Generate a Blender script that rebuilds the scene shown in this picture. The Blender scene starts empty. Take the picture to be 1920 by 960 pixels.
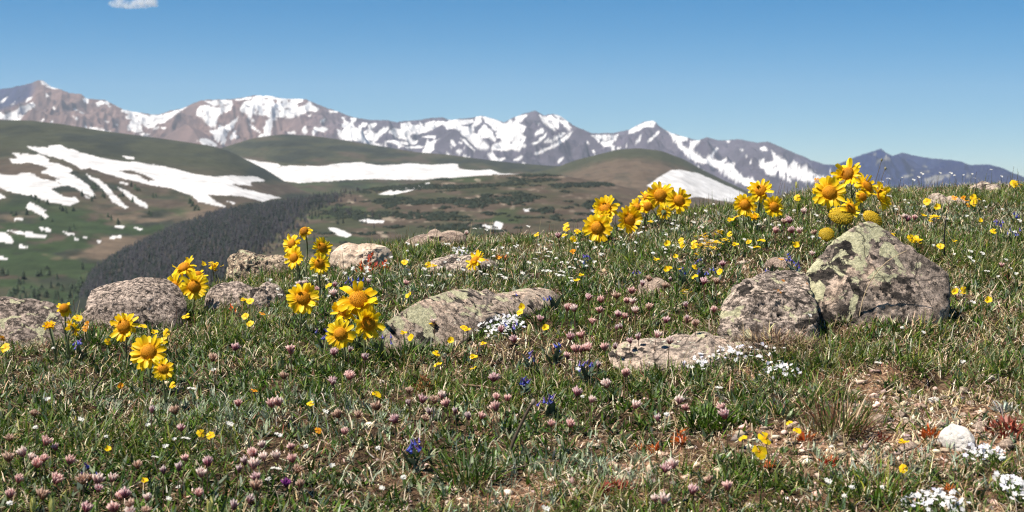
import bpy, math, random
import numpy as np
from mathutils import Vector, Quaternion, Matrix

random.seed(7)
RNG = np.random.default_rng(11)
SC = bpy.context.scene
COL = SC.collection
R = math.radians

# ------------------------------------------------------------------ camera model
F = 1920 * 55 / 36.0
PITCH = math.atan((480 - 330) / F)
CA, SA = math.cos(PITCH), math.sin(PITCH)


def unproj(px, py, Y):
    """a point of the place seen at photo pixel (px, py) and lying Y metres ahead of the camera"""
    dx = (np.asarray(px, float) - 960) / F
    dy = (480 - np.asarray(py, float)) / F
    ry = CA + dy * SA
    rz = -SA + dy * CA
    t = np.asarray(Y, float) / ry
    return np.stack(np.broadcast_arrays(dx * t, np.asarray(Y, float) + 0 * t, rz * t), -1)


def proj(P):
    P = np.asarray(P, float)
    zf = P[..., 1] * CA - P[..., 2] * SA
    yc = P[..., 1] * SA + P[..., 2] * CA
    zf = np.where(np.abs(zf) < 1e-6, 1e-6, zf)
    return 960 + F * P[..., 0] / zf, 480 - F * yc / zf


# ------------------------------------------------------------------ noise
def _hash(ix, iy, iz, seed):
    h = (ix.astype(np.int64) * 374761393 + iy.astype(np.int64) * 668265263 + iz.astype(np.int64) * 2147483647 + seed * 974711) & 0xFFFFFFFF
    h = ((h ^ (h >> 13)) * 1274126177) & 0xFFFFFFFF
    h = ((h ^ (h >> 16)) * 2246822519) & 0xFFFFFFFF
    return ((h ^ (h >> 15)) & 0xFFFFFF) / float(0xFFFFFF)


def vnoise(x, y, z=0.0, seed=0):
    x, y, z = np.broadcast_arrays(np.asarray(x, float), np.asarray(y, float), np.asarray(z, float))
    xi, yi, zi = np.floor(x), np.floor(y), np.floor(z)
    fx, fy, fz = x - xi, y - yi, z - zi
    fx = fx * fx * (3 - 2 * fx); fy = fy * fy * (3 - 2 * fy); fz = fz * fz * (3 - 2 * fz)
    out = 0
    for a in (0, 1):
        for b in (0, 1):
            for c in (0, 1):
                w = (fx if a else 1 - fx) * (fy if b else 1 - fy) * (fz if c else 1 - fz)
                out = out + w * _hash(xi + a, yi + b, zi + c, seed)
    return out * 2 - 1


def fbm(x, y, z=0.0, seed=0, octv=4, gain=0.5, ridged=False):
    s, a, n, f = 0, 1.0, 0.0, 1.0
    for o in range(octv):
        v = vnoise(np.asarray(x) * f, np.asarray(y) * f, np.asarray(z) * f, seed + 31 * o)
        if ridged:
            v = 1 - 2 * np.abs(v)
        s = s + a * v
        n += a
        a *= gain
        f *= 2.03
    return s / n


def sstep(a, b, x):
    t = np.clip((x - a) / (b - a), 0, 1)
    return t * t * (3 - 2 * t)


def inpoly(px, py, poly):
    """even-odd test of many points against one polygon"""
    poly = np.asarray(poly, float)
    out = np.zeros(px.shape, bool)
    lo, hi = poly.min(0), poly.max(0)
    m = (px >= lo[0]) & (px <= hi[0]) & (py >= lo[1]) & (py <= hi[1])
    if not m.any():
        return out
    x, y = px[m], py[m]
    r = np.zeros(x.shape, bool)
    q = np.roll(poly, -1, 0)
    for (x1, y1), (x2, y2) in zip(poly, q):
        if y1 == y2:
            continue
        c = ((y1 > y) != (y2 > y)) & (x < (x2 - x1) * (y - y1) / (y2 - y1) + x1)
        r ^= c
    out[m] = r
    return out


# ------------------------------------------------------------------ meshes
def make_mesh(name, V, faces, cols=None, mat=None, smooth=False):
    V = np.asarray(V, np.float32)
    if not isinstance(faces, (list, tuple)):
        faces = [faces]
    faces = [np.asarray(f, np.int32) for f in faces if len(f)]
    me = bpy.data.meshes.new(name)
    me.vertices.add(len(V))
    me.vertices.foreach_set('co', V.ravel())
    loops = np.concatenate([f.ravel() for f in faces])
    tot = np.concatenate([np.full(len(f), f.shape[1], np.int32) for f in faces])
    start = np.concatenate([[0], np.cumsum(tot)[:-1]]).astype(np.int32)
    me.loops.add(len(loops))
    me.loops.foreach_set('vertex_index', loops.astype(np.int32))
    me.polygons.add(len(tot))
    me.polygons.foreach_set('loop_start', start)
    me.polygons.foreach_set('loop_total', tot)
    if smooth:
        me.polygons.foreach_set('use_smooth', np.ones(len(tot), bool))
    me.update(calc_edges=True)
    if cols is not None:
        cols = np.asarray(cols, np.float32)
        c4 = np.ones((len(V), 4), np.float32)
        c4[:, :3] = cols[:, :3]
        at = me.color_attributes.new('Col', 'FLOAT_COLOR', 'POINT')
        at.data.foreach_set('color', c4.ravel())
    if mat is not None:
        me.materials.append(mat)
    me.validate()
    return me


class Buf:
    """collects vertices, faces and colours of one mesh"""
    def __init__(s):
        s.V, s.F3, s.F4, s.C, s.n = [], [], [], [], 0

    def add(s, V, F, col):
        V = np.asarray(V, float)
        F = np.asarray(F, int)
        c = np.asarray(col, float)
        if c.ndim == 1:
            c = np.tile(c, (len(V), 1))
        (s.F3 if F.shape[1] == 3 else s.F4).append(F + s.n)
        s.V.append(V); s.C.append(c); s.n += len(V)

    def mesh(s, name, mat, smooth=False):
        fs = []
        if s.F3: fs.append(np.concatenate(s.F3))
        if s.F4: fs.append(np.concatenate(s.F4))
        return make_mesh(name, np.concatenate(s.V), fs, np.concatenate(s.C), mat, smooth)


def obj(name, me, parent=None, loc=None, rot=None, scale=None, **props):
    o = bpy.data.objects.new(name, me)
    COL.objects.link(o)
    if parent is not None:
        o.parent = parent
    if loc is not None: o.location = loc
    if rot is not None:
        if isinstance(rot, Quaternion):
            o.rotation_mode = 'QUATERNION'; o.rotation_quaternion = rot
        else:
            o.rotation_euler = rot
    if scale is not None:
        o.scale = (scale,) * 3 if isinstance(scale, (int, float)) else scale
    for k, v in props.items():
        o[k] = v
    return o


def grid_faces(nr, nc):
    i = np.arange(nr - 1)[:, None] * nc + np.arange(nc - 1)[None, :]
    i = i.ravel()
    return np.stack([i, i + 1, i + nc + 1, i + nc], 1)


def tube(buf, pts, rad, col, n=6):
    """a tapered round stem along pts"""
    pts = np.asarray(pts, float)
    rad = np.broadcast_to(np.asarray(rad, float), (len(pts),))
    d = np.gradient(pts, axis=0)
    d /= np.linalg.norm(d, axis=1, keepdims=True) + 1e-12
    ref = np.array([0.31, 0.93, 0.17])
    u = np.cross(d, ref); u /= np.linalg.norm(u, axis=1, keepdims=True) + 1e-12
    w = np.cross(d, u)
    a = np.linspace(0, 2 * math.pi, n, endpoint=False)
    V = pts[:, None, :] + rad[:, None, None] * (np.cos(a)[None, :, None] * u[:, None, :] + np.sin(a)[None, :, None] * w[:, None, :])
    V = V.reshape(-1, 3)
    Fs = []
    for i in range(len(pts) - 1):
        for k in range(n):
            Fs.append((i * n + k, i * n + (k + 1) % n, (i + 1) * n + (k + 1) % n, (i + 1) * n + k))
    col = np.asarray(col, float)
    if col.ndim == 2:
        col = np.repeat(col, n, 0)
    buf.add(V, Fs, col)


def bez(p0, p1, p2, p3, n=8):
    t = np.linspace(0, 1, n)[:, None]
    p0, p1, p2, p3 = map(lambda p: np.asarray(p, float), (p0, p1, p2, p3))
    return (1 - t) ** 3 * p0 + 3 * t * (1 - t) ** 2 * p1 + 3 * t * t * (1 - t) * p2 + t ** 3 * p3


def ico(sub):
    import bmesh
    bm = bmesh.new()
    bmesh.ops.create_icosphere(bm, subdivisions=sub, radius=1.0)
    V = np.array([v.co[:] for v in bm.verts]); Fc = np.array([[v.index for v in f.verts] for f in bm.faces])
    bm.free()
    return V, Fc


# ------------------------------------------------------------------ materials
def new_mat(name):
    m = bpy.data.materials.new(name)
    m.use_nodes = True
    nt = m.node_tree
    nt.nodes.clear()
    out = nt.nodes.new('ShaderNodeOutputMaterial')
    return m, nt, out


def N(nt, typ, **kw):
    n = nt.nodes.new(typ)
    for k, v in kw.items():
        if k.startswith('_'):
            setattr(n, k[1:], v)
        else:
            n.inputs[k.replace('__', ' ')].default_value = v
    return n


def attr_mat(name, rough=0.55, transl=0.0, spec=0.3, var=0.0, varscale=60.0):
    """plant and earth material: own colour of each blade or leaf, a little uneven"""
    m, nt, out = new_mat(name)
    a = N(nt, 'ShaderNodeAttribute', _attribute_name='Col')
    c = a.outputs['Color']
    if var:
        tc = N(nt, 'ShaderNodeTexCoord')
        nz = N(nt, 'ShaderNodeTexNoise', Scale=varscale, Detail=3.0)
        nt.links.new(tc.outputs['Object'], nz.inputs['Vector'])
        mr = N(nt, 'ShaderNodeMapRange')
        mr.inputs[3].default_value = 1 - var; mr.inputs[4].default_value = 1 + var
        nt.links.new(nz.outputs['Fac'], mr.inputs[0])
        vm = N(nt, 'ShaderNodeVectorMath', _operation='SCALE')
        nt.links.new(c, vm.inputs[0]); nt.links.new(mr.outputs[0], vm.inputs['Scale'])
        c = vm.outputs[0]
    p = N(nt, 'ShaderNodeBsdfPrincipled', Roughness=rough)
    p.inputs['Specular IOR Level'].default_value = spec
    nt.links.new(c, p.inputs['Base Color'])
    sh = p.outputs[0]
    if transl:
        t = N(nt, 'ShaderNodeBsdfTranslucent')
        nt.links.new(c, t.inputs['Color'])
        mx = N(nt, 'ShaderNodeMixShader', Fac=transl)
        nt.links.new(sh, mx.inputs[1]); nt.links.new(t.outputs[0], mx.inputs[2])
        sh = mx.outputs[0]
    nt.links.new(sh, out.inputs['Surface'])
    return m


M_GRASS = attr_mat('grass_blades', 0.5, 0.28, 0.35)
M_DRY = attr_mat('dry_straw', 0.6, 0.15, 0.3)
M_PETAL = attr_mat('petals', 0.5, 0.38, 0.25)
M_STEM = attr_mat('stems_and_leaves', 0.55, 0.15, 0.3)
M_DISC = attr_mat('flower_discs', 0.7, 0.05, 0.2)
M_FAR = attr_mat('far_trees', 0.8, 0.0, 0.1)


def soil_mat():
    m, nt, out = new_mat('meadow_soil')
    tc = N(nt, 'ShaderNodeTexCoord')
    n1 = N(nt, 'ShaderNodeTexNoise', Scale=60.0, Detail=8.0, Roughness=0.7)
    n2 = N(nt, 'ShaderNodeTexNoise', Scale=9.0, Detail=4.0)
    n3 = N(nt, 'ShaderNodeTexVoronoi', Scale=170.0)
    for n in (n1, n2, n3):
        nt.links.new(tc.outputs['Object'], n.inputs['Vector'])
    r1 = N(nt, 'ShaderNodeValToRGB')
    e = r1.color_ramp.elements
    e[0].position = 0.34; e[0].color = (0.030, 0.020, 0.013, 1)
    e[1].position = 0.66; e[1].color = (0.42, 0.30, 0.22, 1)
    x = e.new(0.5); x.color = (0.15, 0.10, 0.07, 1)
    nt.links.new(n1.outputs['Fac'], r1.inputs[0])
    r2 = N(nt, 'ShaderNodeValToRGB')
    e = r2.color_ramp.elements
    e[0].position = 0.35; e[0].color = (0.55, 0.55, 0.5, 1)
    e[1].position = 0.65; e[1].color = (1.15, 1.05, 0.95, 1)
    nt.links.new(n2.outputs['Fac'], r2.inputs[0])
    mx = N(nt, 'ShaderNodeMix', _data_type='RGBA', _blend_type='MULTIPLY')
    mx.inputs[0].default_value = 1.0
    nt.links.new(r1.outputs[0], mx.inputs[6]); nt.links.new(r2.outputs[0], mx.inputs[7])
    p = N(nt, 'ShaderNodeBsdfPrincipled', Roughness=0.9)
    p.inputs['Specular IOR Level'].default_value = 0.15
    at = N(nt, 'ShaderNodeAttribute', _attribute_name='Col')
    m2 = N(nt, 'ShaderNodeMix', _data_type='RGBA', _blend_type='MULTIPLY')
    m2.inputs[0].default_value = 1.0
    nt.links.new(mx.outputs[2], m2.inputs[6]); nt.links.new(at.outputs['Color'], m2.inputs[7])
    nt.links.new(m2.outputs[2], p.inputs['Base Color'])
    b = N(nt, 'ShaderNodeBump', Strength=0.9, Distance=0.006)
    ad = N(nt, 'ShaderNodeMath', _operation='ADD')
    nt.links.new(n1.outputs['Fac'], ad.inputs[0]); nt.links.new(n3.outputs['Distance'], ad.inputs[1])
    nt.links.new(ad.outputs[0], b.inputs['Height']); nt.links.new(b.outputs[0], p.inputs['Normal'])
    nt.links.new(p.outputs[0], out.inputs['Surface'])
    return m


def terrain_mat(name, scale, bump_d, rough=0.85):
    """far hills: colour of the turf, rock and snow carried by the surface, roughened by noise"""
    m, nt, out = new_mat(name)
    a = N(nt, 'ShaderNodeAttribute', _attribute_name='Col')
    tc = N(nt, 'ShaderNodeTexCoord')
    nz = N(nt, 'ShaderNodeTexNoise', Scale=scale, Detail=6.0, Roughness=0.65)
    nt.links.new(tc.outputs['Object'], nz.inputs['Vector'])
    mr = N(nt, 'ShaderNodeMapRange')
    mr.inputs[1].default_value = 0.3; mr.inputs[2].default_value = 0.7
    mr.inputs[3].default_value = 0.68; mr.inputs[4].default_value = 1.32
    nt.links.new(nz.outputs['Fac'], mr.inputs[0])
    vm = N(nt, 'ShaderNodeVectorMath', _operation='SCALE')
    nt.links.new(a.outputs['Color'], vm.inputs[0]); nt.links.new(mr.outputs[0], vm.inputs['Scale'])
    mn = N(nt, 'ShaderNodeVectorMath', _operation='MINIMUM')
    mn.inputs[1].default_value = (0.88, 0.88, 0.88)
    nt.links.new(vm.outputs[0], mn.inputs[0])
    p = N(nt, 'ShaderNodeBsdfPrincipled', Roughness=rough)
    p.inputs['Specular IOR Level'].default_value = 0.1
    nt.links.new(mn.outputs[0], p.inputs['Base Color'])
    b = N(nt, 'ShaderNodeBump', Strength=0.5, Distance=bump_d)
    nt.links.new(nz.outputs['Fac'], b.inputs['Height']); nt.links.new(b.outputs[0], p.inputs['Normal'])
    nt.links.new(p.outputs[0], out.inputs['Surface'])
    return m


def rock_mat(name, dark, mid, light, scale=30.0, yellow=0.0, black=0.0, orange=0.0, pale=0.0, seed=0.0, speck=0.5, ybias=None, bbias=None, pits=1.0, crack=0.0):
    """weathered granite with grains, stains and crusts of lichen (amounts 0..1)"""
    m, nt, out = new_mat(name)
    tc = N(nt, 'ShaderNodeTexCoord')
    mp = N(nt, 'ShaderNodeMapping')
    mp.inputs['Location'].default_value = (seed, seed * 1.7, seed * 0.6)
    nt.links.new(tc.outputs['Object'], mp.inputs['Vector'])
    def noise(s, d=6.0, r=0.6, dist=0.0):
        n = N(nt, 'ShaderNodeTexNoise', Scale=s, Detail=d, Roughness=r, Distortion=dist)
        nt.links.new(mp.outputs[0], n.inputs['Vector'])
        return n.outputs['Fac']
    def ramp(fac, p0, p1, c0=(0, 0, 0, 1), c1=(1, 1, 1, 1), midc=None, interp='LINEAR'):
        r = N(nt, 'ShaderNodeValToRGB')
        r.color_ramp.interpolation = interp
        e = r.color_ramp.elements
        e[0].position, e[0].color, e[1].position, e[1].color = p0, c0, p1, c1
        if midc:
            x = e.new((p0 + p1) / 2); x.color = midc
        nt.links.new(fac, r.inputs[0])
        return r.outputs[0]
    def mix(a, b, fac):
        x = N(nt, 'ShaderNodeMix', _data_type='RGBA')
        if isinstance(fac, float): x.inputs[0].default_value = fac
        else: nt.links.new(fac, x.inputs[0])
        nt.links.new(a, x.inputs[6])
        if isinstance(b, tuple): x.inputs[7].default_value = b
        else: nt.links.new(b, x.inputs[7])
        return x.outputs[2]
    lift = 1.3 if pits else 1.1
    q = lambda c: (*[min(0.75, v * lift) for v in c], 1)
    def biased(fac, v):
        if v is None: return fac
        d = N(nt, 'ShaderNodeVectorMath', _operation='DOT_PRODUCT')
        d.inputs[1].default_value = v
        nt.links.new(tc.outputs['Object'], d.inputs[0])
        a = N(nt, 'ShaderNodeMath', _operation='ADD')
        nt.links.new(fac, a.inputs[0]); nt.links.new(d.outputs['Value'], a.inputs[1])
        return a.outputs[0]
    fine = noise(scale * 3.4, 7.0, 0.78)
    broad = noise(scale * 0.45, 5.0, 0.6, 0.6)
    base = ramp(broad, 0.36, 0.66, q(dark), q(light), q(mid))
    grain = ramp(fine, 0.43, 0.58, (0.20, 0.19, 0.18, 1), (1.6, 1.55, 1.5, 1))
    g = N(nt, 'ShaderNodeMix', _data_type='RGBA', _blend_type='MULTIPLY')
    g.inputs[0].default_value = speck + 0.35
    nt.links.new(base, g.inputs[6]); nt.links.new(grain, g.inputs[7])
    c = g.outputs[2]
    hgt = fine
    pit = ramp(noise(scale * 1.9, 6.0, 0.7), 0.56, 0.60)
    if pits: c = mix(c, (0.045, 0.038, 0.034, 1), pit)
    chip = ramp(noise(scale * 2.6 + 3.0, 5.0, 0.7), 0.61, 0.64)
    c = mix(c, (*[min(0.7, v * 1.5) for v in light], 1), chip)
    if pale:
        f = ramp(noise(scale * 0.8, 6.0, 0.7), 0.62 - 0.2 * pale, 0.64 - 0.2 * pale)
        c = mix(c, (0.50, 0.40, 0.32, 1), f)
    if black:
        f = ramp(biased(noise(scale * 0.8, 8.0, 0.62, 0.5), bbias), 0.66 - 0.26 * black, 0.69 - 0.26 * black)
        c = mix(c, ramp(noise(scale * 4, 3.0, 0.6), 0.4, 0.65, (0.014, 0.012, 0.011, 1), (0.085, 0.07, 0.06, 1)), f)
    if yellow:
        mp2 = N(nt, 'ShaderNodeMapping'); mp2.inputs['Location'].default_value = (3.1 + seed, 9.2, 4.4)
        nt.links.new(tc.outputs['Object'], mp2.inputs['Vector'])
        n = N(nt, 'ShaderNodeTexNoise', Scale=scale * 0.9, Detail=9.0, Roughness=0.60, Distortion=0.5)
        nt.links.new(mp2.outputs[0], n.inputs['Vector'])
        f = ramp(biased(n.outputs['Fac'], ybias), 0.66 - 0.24 * yellow, 0.68 - 0.24 * yellow)
        c = mix(c, ramp(noise(scale * 6, 3.0, 0.6), 0.35, 0.65, (0.36, 0.345, 0.215, 1), (0.62, 0.59, 0.39, 1)), f)
    if orange:
        mp3 = N(nt, 'ShaderNodeMapping'); mp3.inputs['Location'].default_value = (8.1 + seed, 2.2, 7.7)
        nt.links.new(tc.outputs['Object'], mp3.inputs['Vector'])
        n = N(nt, 'ShaderNodeTexNoise', Scale=scale * 0.9, Detail=5.0, Roughness=0.6)
        nt.links.new(mp3.outputs[0], n.inputs['Vector'])
        f = ramp(n.outputs['Fac'], 0.72 - 0.2 * orange, 0.74 - 0.2 * orange)
        c = mix(c, (0.42, 0.17, 0.035, 1), f)
    if crack:
        wv = N(nt, 'ShaderNodeTexNoise', Scale=scale * 0.8, Detail=4.0)
        nt.links.new(mp.outputs[0], wv.inputs['Vector'])
        ws = N(nt, 'ShaderNodeVectorMath', _operation='SCALE'); ws.inputs['Scale'].default_value = 0.05
        nt.links.new(wv.outputs['Color'], ws.inputs[0])
        wa = N(nt, 'ShaderNodeVectorMath', _operation='ADD')
        nt.links.new(mp.outputs[0], wa.inputs[0]); nt.links.new(ws.outputs[0], wa.inputs[1])
        vo = N(nt, 'ShaderNodeTexVoronoi', Scale=crack); vo.feature = 'DISTANCE_TO_EDGE'
        nt.links.new(wa.outputs[0], vo.inputs['Vector'])
        c = mix(c, (0.03, 0.025, 0.022, 1), ramp(vo.outputs['Distance'], 0.004, 0.013, (0.75, 0.75, 0.75, 1), (0, 0, 0, 1)))
    p = N(nt, 'ShaderNodeBsdfPrincipled', Roughness=0.85)
    p.inputs['Specular IOR Level'].default_value = 0.2
    nt.links.new(c, p.inputs['Base Color'])
    b = N(nt, 'ShaderNodeBump', Strength=1.0, Distance=0.010 if speck > 0 else 0.003)
    nt.links.new(hgt, b.inputs['Height'])
    nt.links.new(b.outputs[0], p.inputs['Normal'])
    nt.links.new(p.outputs[0], out.inputs['Surface'])
    return m


# ------------------------------------------------------------------ render, light, sky, camera
def setup():
    SC.render.engine = 'CYCLES'
    SC.view_settings.view_transform = 'Standard'
    SC.view_settings.look = 'None'
    SC.view_settings.exposure = EXPOSURE
    SC.view_settings.gamma = 1
    SC.view_settings.use_curve_mapping = False
    SC.cycles.use_denoising = True
    SC.cycles.denoiser = 'OPENIMAGEDENOISE'
    SC.cycles.denoising_prefilter = 'NONE'
    SC.cycles.use_adaptive_sampling = False
    SC.cycles.max_bounces = 6
    SC.cycles.diffuse_bounces = 3
    SC.cycles.transmission_bounces = 4
    SC.cycles.transparent_max_bounces = 6
    SC.cycles.volume_bounces = 1
    SC.cycles.volume_step_rate = 1.0
    SC.render.film_transparent = False
    SC.cycles.filter_width = 1.2
    el, az = R(SUN_EL), R(SUN_AZ)
    sdir = Vector((math.sin(az) * math.cos(el), math.cos(az) * math.cos(el), math.sin(el)))
    L = bpy.data.lights.new('sun', 'SUN')
    L.energy = SUN_E
    L.angle = R(0.53)
    L.color = (1.0, 0.92, 0.80)
    lo = bpy.data.objects.new('sun', L)
    COL.objects.link(lo)
    lo.rotation_mode = 'QUATERNION'
    lo.rotation_quaternion = sdir.to_track_quat('Z', 'Y')
    lo.location = (0, 0, 50)
    w = bpy.data.worlds.new('World')
    SC.world = w
    w.use_nodes = True
    nt = w.node_tree
    nt.nodes.clear()
    o = nt.nodes.new('ShaderNodeOutputWorld')
    bg = nt.nodes.new('ShaderNodeBackground')
    sky = nt.nodes.new('ShaderNodeTexSky')
    sky.sky_type = 'NISHITA'
    sky.sun_disc = False
    sky.sun_elevation = el
    sky.sun_rotation = az
    sky.altitude = SKY_ALT
    sky.air_density = SKY_AIR
    sky.dust_density = SKY_DUST
    sky.ozone_density = SKY_OZONE
    bg.inputs['Strength'].default_value = SKY_S
    hs = nt.nodes.new('ShaderNodeHueSaturation')
    hs.inputs['Saturation'].default_value = SKY_SAT
    hs.inputs['Hue'].default_value = SKY_HUE
    nt.links.new(sky.outputs[0], hs.inputs['Color'])
    nt.links.new(hs.outputs[0], bg.inputs[0])
    nt.links.new(bg.outputs[0], o.inputs[0])
    cd = bpy.data.cameras.new('camera')
    co = bpy.data.objects.new('camera', cd)
    COL.objects.link(co)
    cd.sensor_width = 36
    cd.lens = 55
    cd.clip_start = 0.05
    cd.clip_end = 90000
    co.location = (0, 0, 0)
    co.rotation_euler = (R(90) - PITCH, 0, 0)
    cd.dof.use_dof = True
    cd.dof.focus_distance = 3.7
    cd.dof.aperture_fstop = 11.0
    SC.camera = co


HAZE = 3.1e-5
EXPOSURE = 0.84
SKY_SAT = 1.55
SKY_HUE = 0.493
SUN_EL, SUN_AZ, SUN_E = 61.0, 248.0, 5.0
SKY_S, SKY_ALT, SKY_AIR, SKY_DUST, SKY_OZONE = 0.055, 4000, 0.95, 0.0, 3.0
setup()
# ================================================================== far country: range, hills, valley, woods
def Z(zx, zy, s, pts):
    return [(x / s + zx, y / s + zy) for x, y in pts]


def smask(px, py, polys, holes=(), wob=2.2, seed=5):
    """snow lies inside traced outlines, with ragged edges"""
    wx = px + wob * fbm(px / 9, py / 6, 0, seed, 3)
    wy = py + wob * 0.7 * fbm(px / 9, py / 6, 7.3, seed + 1, 3)
    m = np.zeros(px.shape, bool)
    for p in polys:
        m |= inpoly(wx, wy, p)
    for p in holes:
        m &= ~inpoly(wx, wy, p)
    return m


SNOW = np.array((0.52, 0.515, 0.52))

# ---- snow of the range (traced outlines)
RS, RH = [], []
for p in [
    [(455,135),(480,130),(540,155),(620,195),(680,190),(680,215),(630,225),(560,210),(500,185),(465,160)],
    [(770,235),(825,240),(820,258),(790,255)], [(935,330),(970,310),(1000,345),(990,385),(945,365)],
    [(1065,375),(1120,350),(1180,360),(1210,340),(1250,420),(1240,432),(1180,380),(1110,422),(1080,405)],
    [(1275,375),(1330,385),(1390,425),(1370,438),(1310,415)],
    [(1350,455),(1400,450),(1440,470),(1500,460),(1560,490),(1640,510),(1760,515),(1850,495),(1925,480),(1925,540),(1850,600),(1790,610),(1740,650),(1670,665),(1590,600),(1600,700),(1520,710),(1440,685),(1430,630),(1470,600),(1480,560),(1400,550),(1410,525),(1460,515),(1380,480)],
    [(820,435),(880,455),(870,470),(830,455)], [(895,470),(945,485),(940,505),(900,485)], [(590,405),(635,435),(610,465)],
    [(515,270),(555,300),(520,320)], [(950,640),(1100,660),(1270,710),(1260,730),(1100,705),(945,680)],
    [(1165,580),(1230,590),(1220,605)], [(1300,615),(1330,620),(1310,635)], [(1560,712),(1690,725),(1680,740),(1570,735)],
    [(1570,745),(1710,760),(1690,780),(1580,770)], [(445,600),(490,545),(510,560),(460,605)], [(535,615),(580,570),(590,585),(550,620)],
    [(280,380),(310,320),(365,305),(340,350)], [(0,480),(60,510),(150,480),(230,420),(370,370),(400,405),(280,500),(250,550),(190,585),(60,565),(-40,560),(-150,520)],
    [(10,350),(90,310),(60,350),(10,385)], [(100,410),(180,350),(150,395)], [(1720,660),(1790,645),(1780,660),(1730,675)],
    [(1800,655),(1870,645),(1860,675),(1810,670)], [(810,520),(870,560),(890,600),(830,545)],
]: RS.append(Z(0, 130, 6, p))
RH.append(Z(0, 130, 6, [(1510,510),(1580,520),(1550,530)]))
for p in [
    [(0,300),(180,250),(100,300),(0,380)],
    [(385,180),(560,165),(690,165),(705,210),(680,280),(560,330),(520,370),(510,470),(460,470),(390,420),(370,380),(290,340),(290,290),(330,230),(440,225),(540,250),(640,245),(450,215)],
    [(720,160),(900,130),(920,140),(870,160),(740,170)],
    [(930,130),(980,108),(1140,112),(1200,136),(1350,150),(1500,150),(1480,185),(1430,195),(1440,250),(1540,200),(1560,170),(1590,215),(1680,265),(1640,300),(1560,290),(1500,320),(1420,340),(1340,370),(1180,355),(1190,390),(1150,400),(1140,450),(1130,560),(1060,580),(960,595),(1050,530),(1050,470),(1080,430),(1060,395),(1120,370),(1080,340),(1000,340),(930,310),(900,370),(950,410),(930,420),(870,370),(850,320),(780,300),(800,230),(840,180),(900,170)],
    [(440,510),(530,490),(540,450),(610,465),(690,400),(760,355),(750,400),(710,470),(640,530),(620,580),(610,670),(570,675),(560,620),(530,650),(490,610),(480,560)],
    [(660,580),(730,500),(750,530),(720,550),(770,580),(740,600),(690,610),(680,620)],
    [(280,605),(330,640),(330,590),(400,600),(460,620),(530,680),(440,695),(350,660)], [(880,435),(930,460),(1010,530),(990,535),(910,480)],
    [(1310,530),(1400,520),(1415,545),(1320,550)], [(1480,510),(1520,450),(1535,530),(1500,555)],
    [(1590,550),(1620,460),(1650,470),(1700,470),(1770,490),(1720,530),(1640,510),(1610,565)], [(1770,285),(1880,290),(1870,312),(1790,310)],
    [(1690,400),(1750,370),(1730,410),(1690,425)], [(1870,480),(1925,520),(1925,610),(1880,560)], [(1530,340),(1580,325),(1560,360)],
]: RS.append(Z(320, 160, 6, p))
for p in [[(1030,150),(1100,140),(1090,160)], [(1160,150),(1200,160),(1190,210),(1165,190)], [(1240,170),(1270,185),(1255,205)], [(930,275),(985,280),(975,310)], [(1300,160),(1370,165),(1320,190)]]:
    RH.append(Z(320, 160, 6, p))
for p in [
    [(0,400),(60,340),(100,310),(100,240),(170,255),(160,290),(130,300),(130,350),(190,360),(200,330),(250,400),(310,370),(310,315),(400,305),(380,350),(330,390),(400,420),(440,380),(530,340),(520,390),(440,460),(380,520),(450,550),(520,570),(500,580),(400,560),(300,535),(200,510),(100,500),(0,490)],
    [(540,410),(580,360),(660,370),(670,310),(740,300),(760,290),(800,325),(870,330),(880,285),(910,310),(1000,290),(1040,275),(1070,290),(1130,280),(1200,290),(1210,256),(1350,266),(1480,261),(1500,290),(1450,310),(1350,330),(1400,350),(1350,380),(1280,360),(1200,375),(1140,310),(1090,350),(980,400),(850,435),(800,420),(770,455),(800,500),(870,500),(840,540),(720,560),(660,580),(630,590),(640,555),(560,520),(490,530),(490,510),(600,500),(700,520),(770,530),(700,480),(600,460)],
    [(910,460),(980,440),(1060,455),(1050,480),(990,470)], [(980,520),(1110,480),(1060,530),(1000,560)], [(720,575),(900,560),(930,575),(880,590),(740,590)],
    [(915,605),(950,605),(945,625),(915,622)],
    [(1280,360),(1330,330),(1450,350),(1500,300),(1520,236),(1580,226),(1570,310),(1500,350),(1470,420),(1540,430),(1550,380),(1600,320),(1650,350),(1700,400),(1740,480),(1730,520),(1660,470),(1600,470),(1560,490),(1620,520),(1660,570),(1640,600),(1560,600),(1500,560),(1430,500),(1380,460),(1340,400)],
    [(1340,470),(1400,500),(1480,580),(1520,625),(1470,590),(1390,530)],
    [(1590,232),(1650,228),(1700,258),(1750,270),(1820,310),(1880,300),(1880,262),(1925,268),(1925,600),(1850,620),(1760,600),(1700,610),(1670,600),(1700,540),(1760,530),(1840,480),(1750,470),(1740,400),(1690,340),(1620,300)],
    [(1640,650),(1700,640),(1760,700),(1840,690),(1790,740),(1690,735)], [(1220,490),(1250,490),(1300,560),(1270,570),(1230,530)],
    [(1280,620),(1330,590),(1360,620),(1330,650)], [(1365,560),(1400,570),(1390,595)], [(1165,655),(1190,640),(1260,680),(1240,685)],
    [(1370,660),(1440,690),(1430,712),(1370,700)], [(1310,510),(1360,520),(1370,540),(1340,540)], [(1220,560),(1250,570),(1240,595)],
]: RS.append(Z(640, 180, 6, p))
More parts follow.
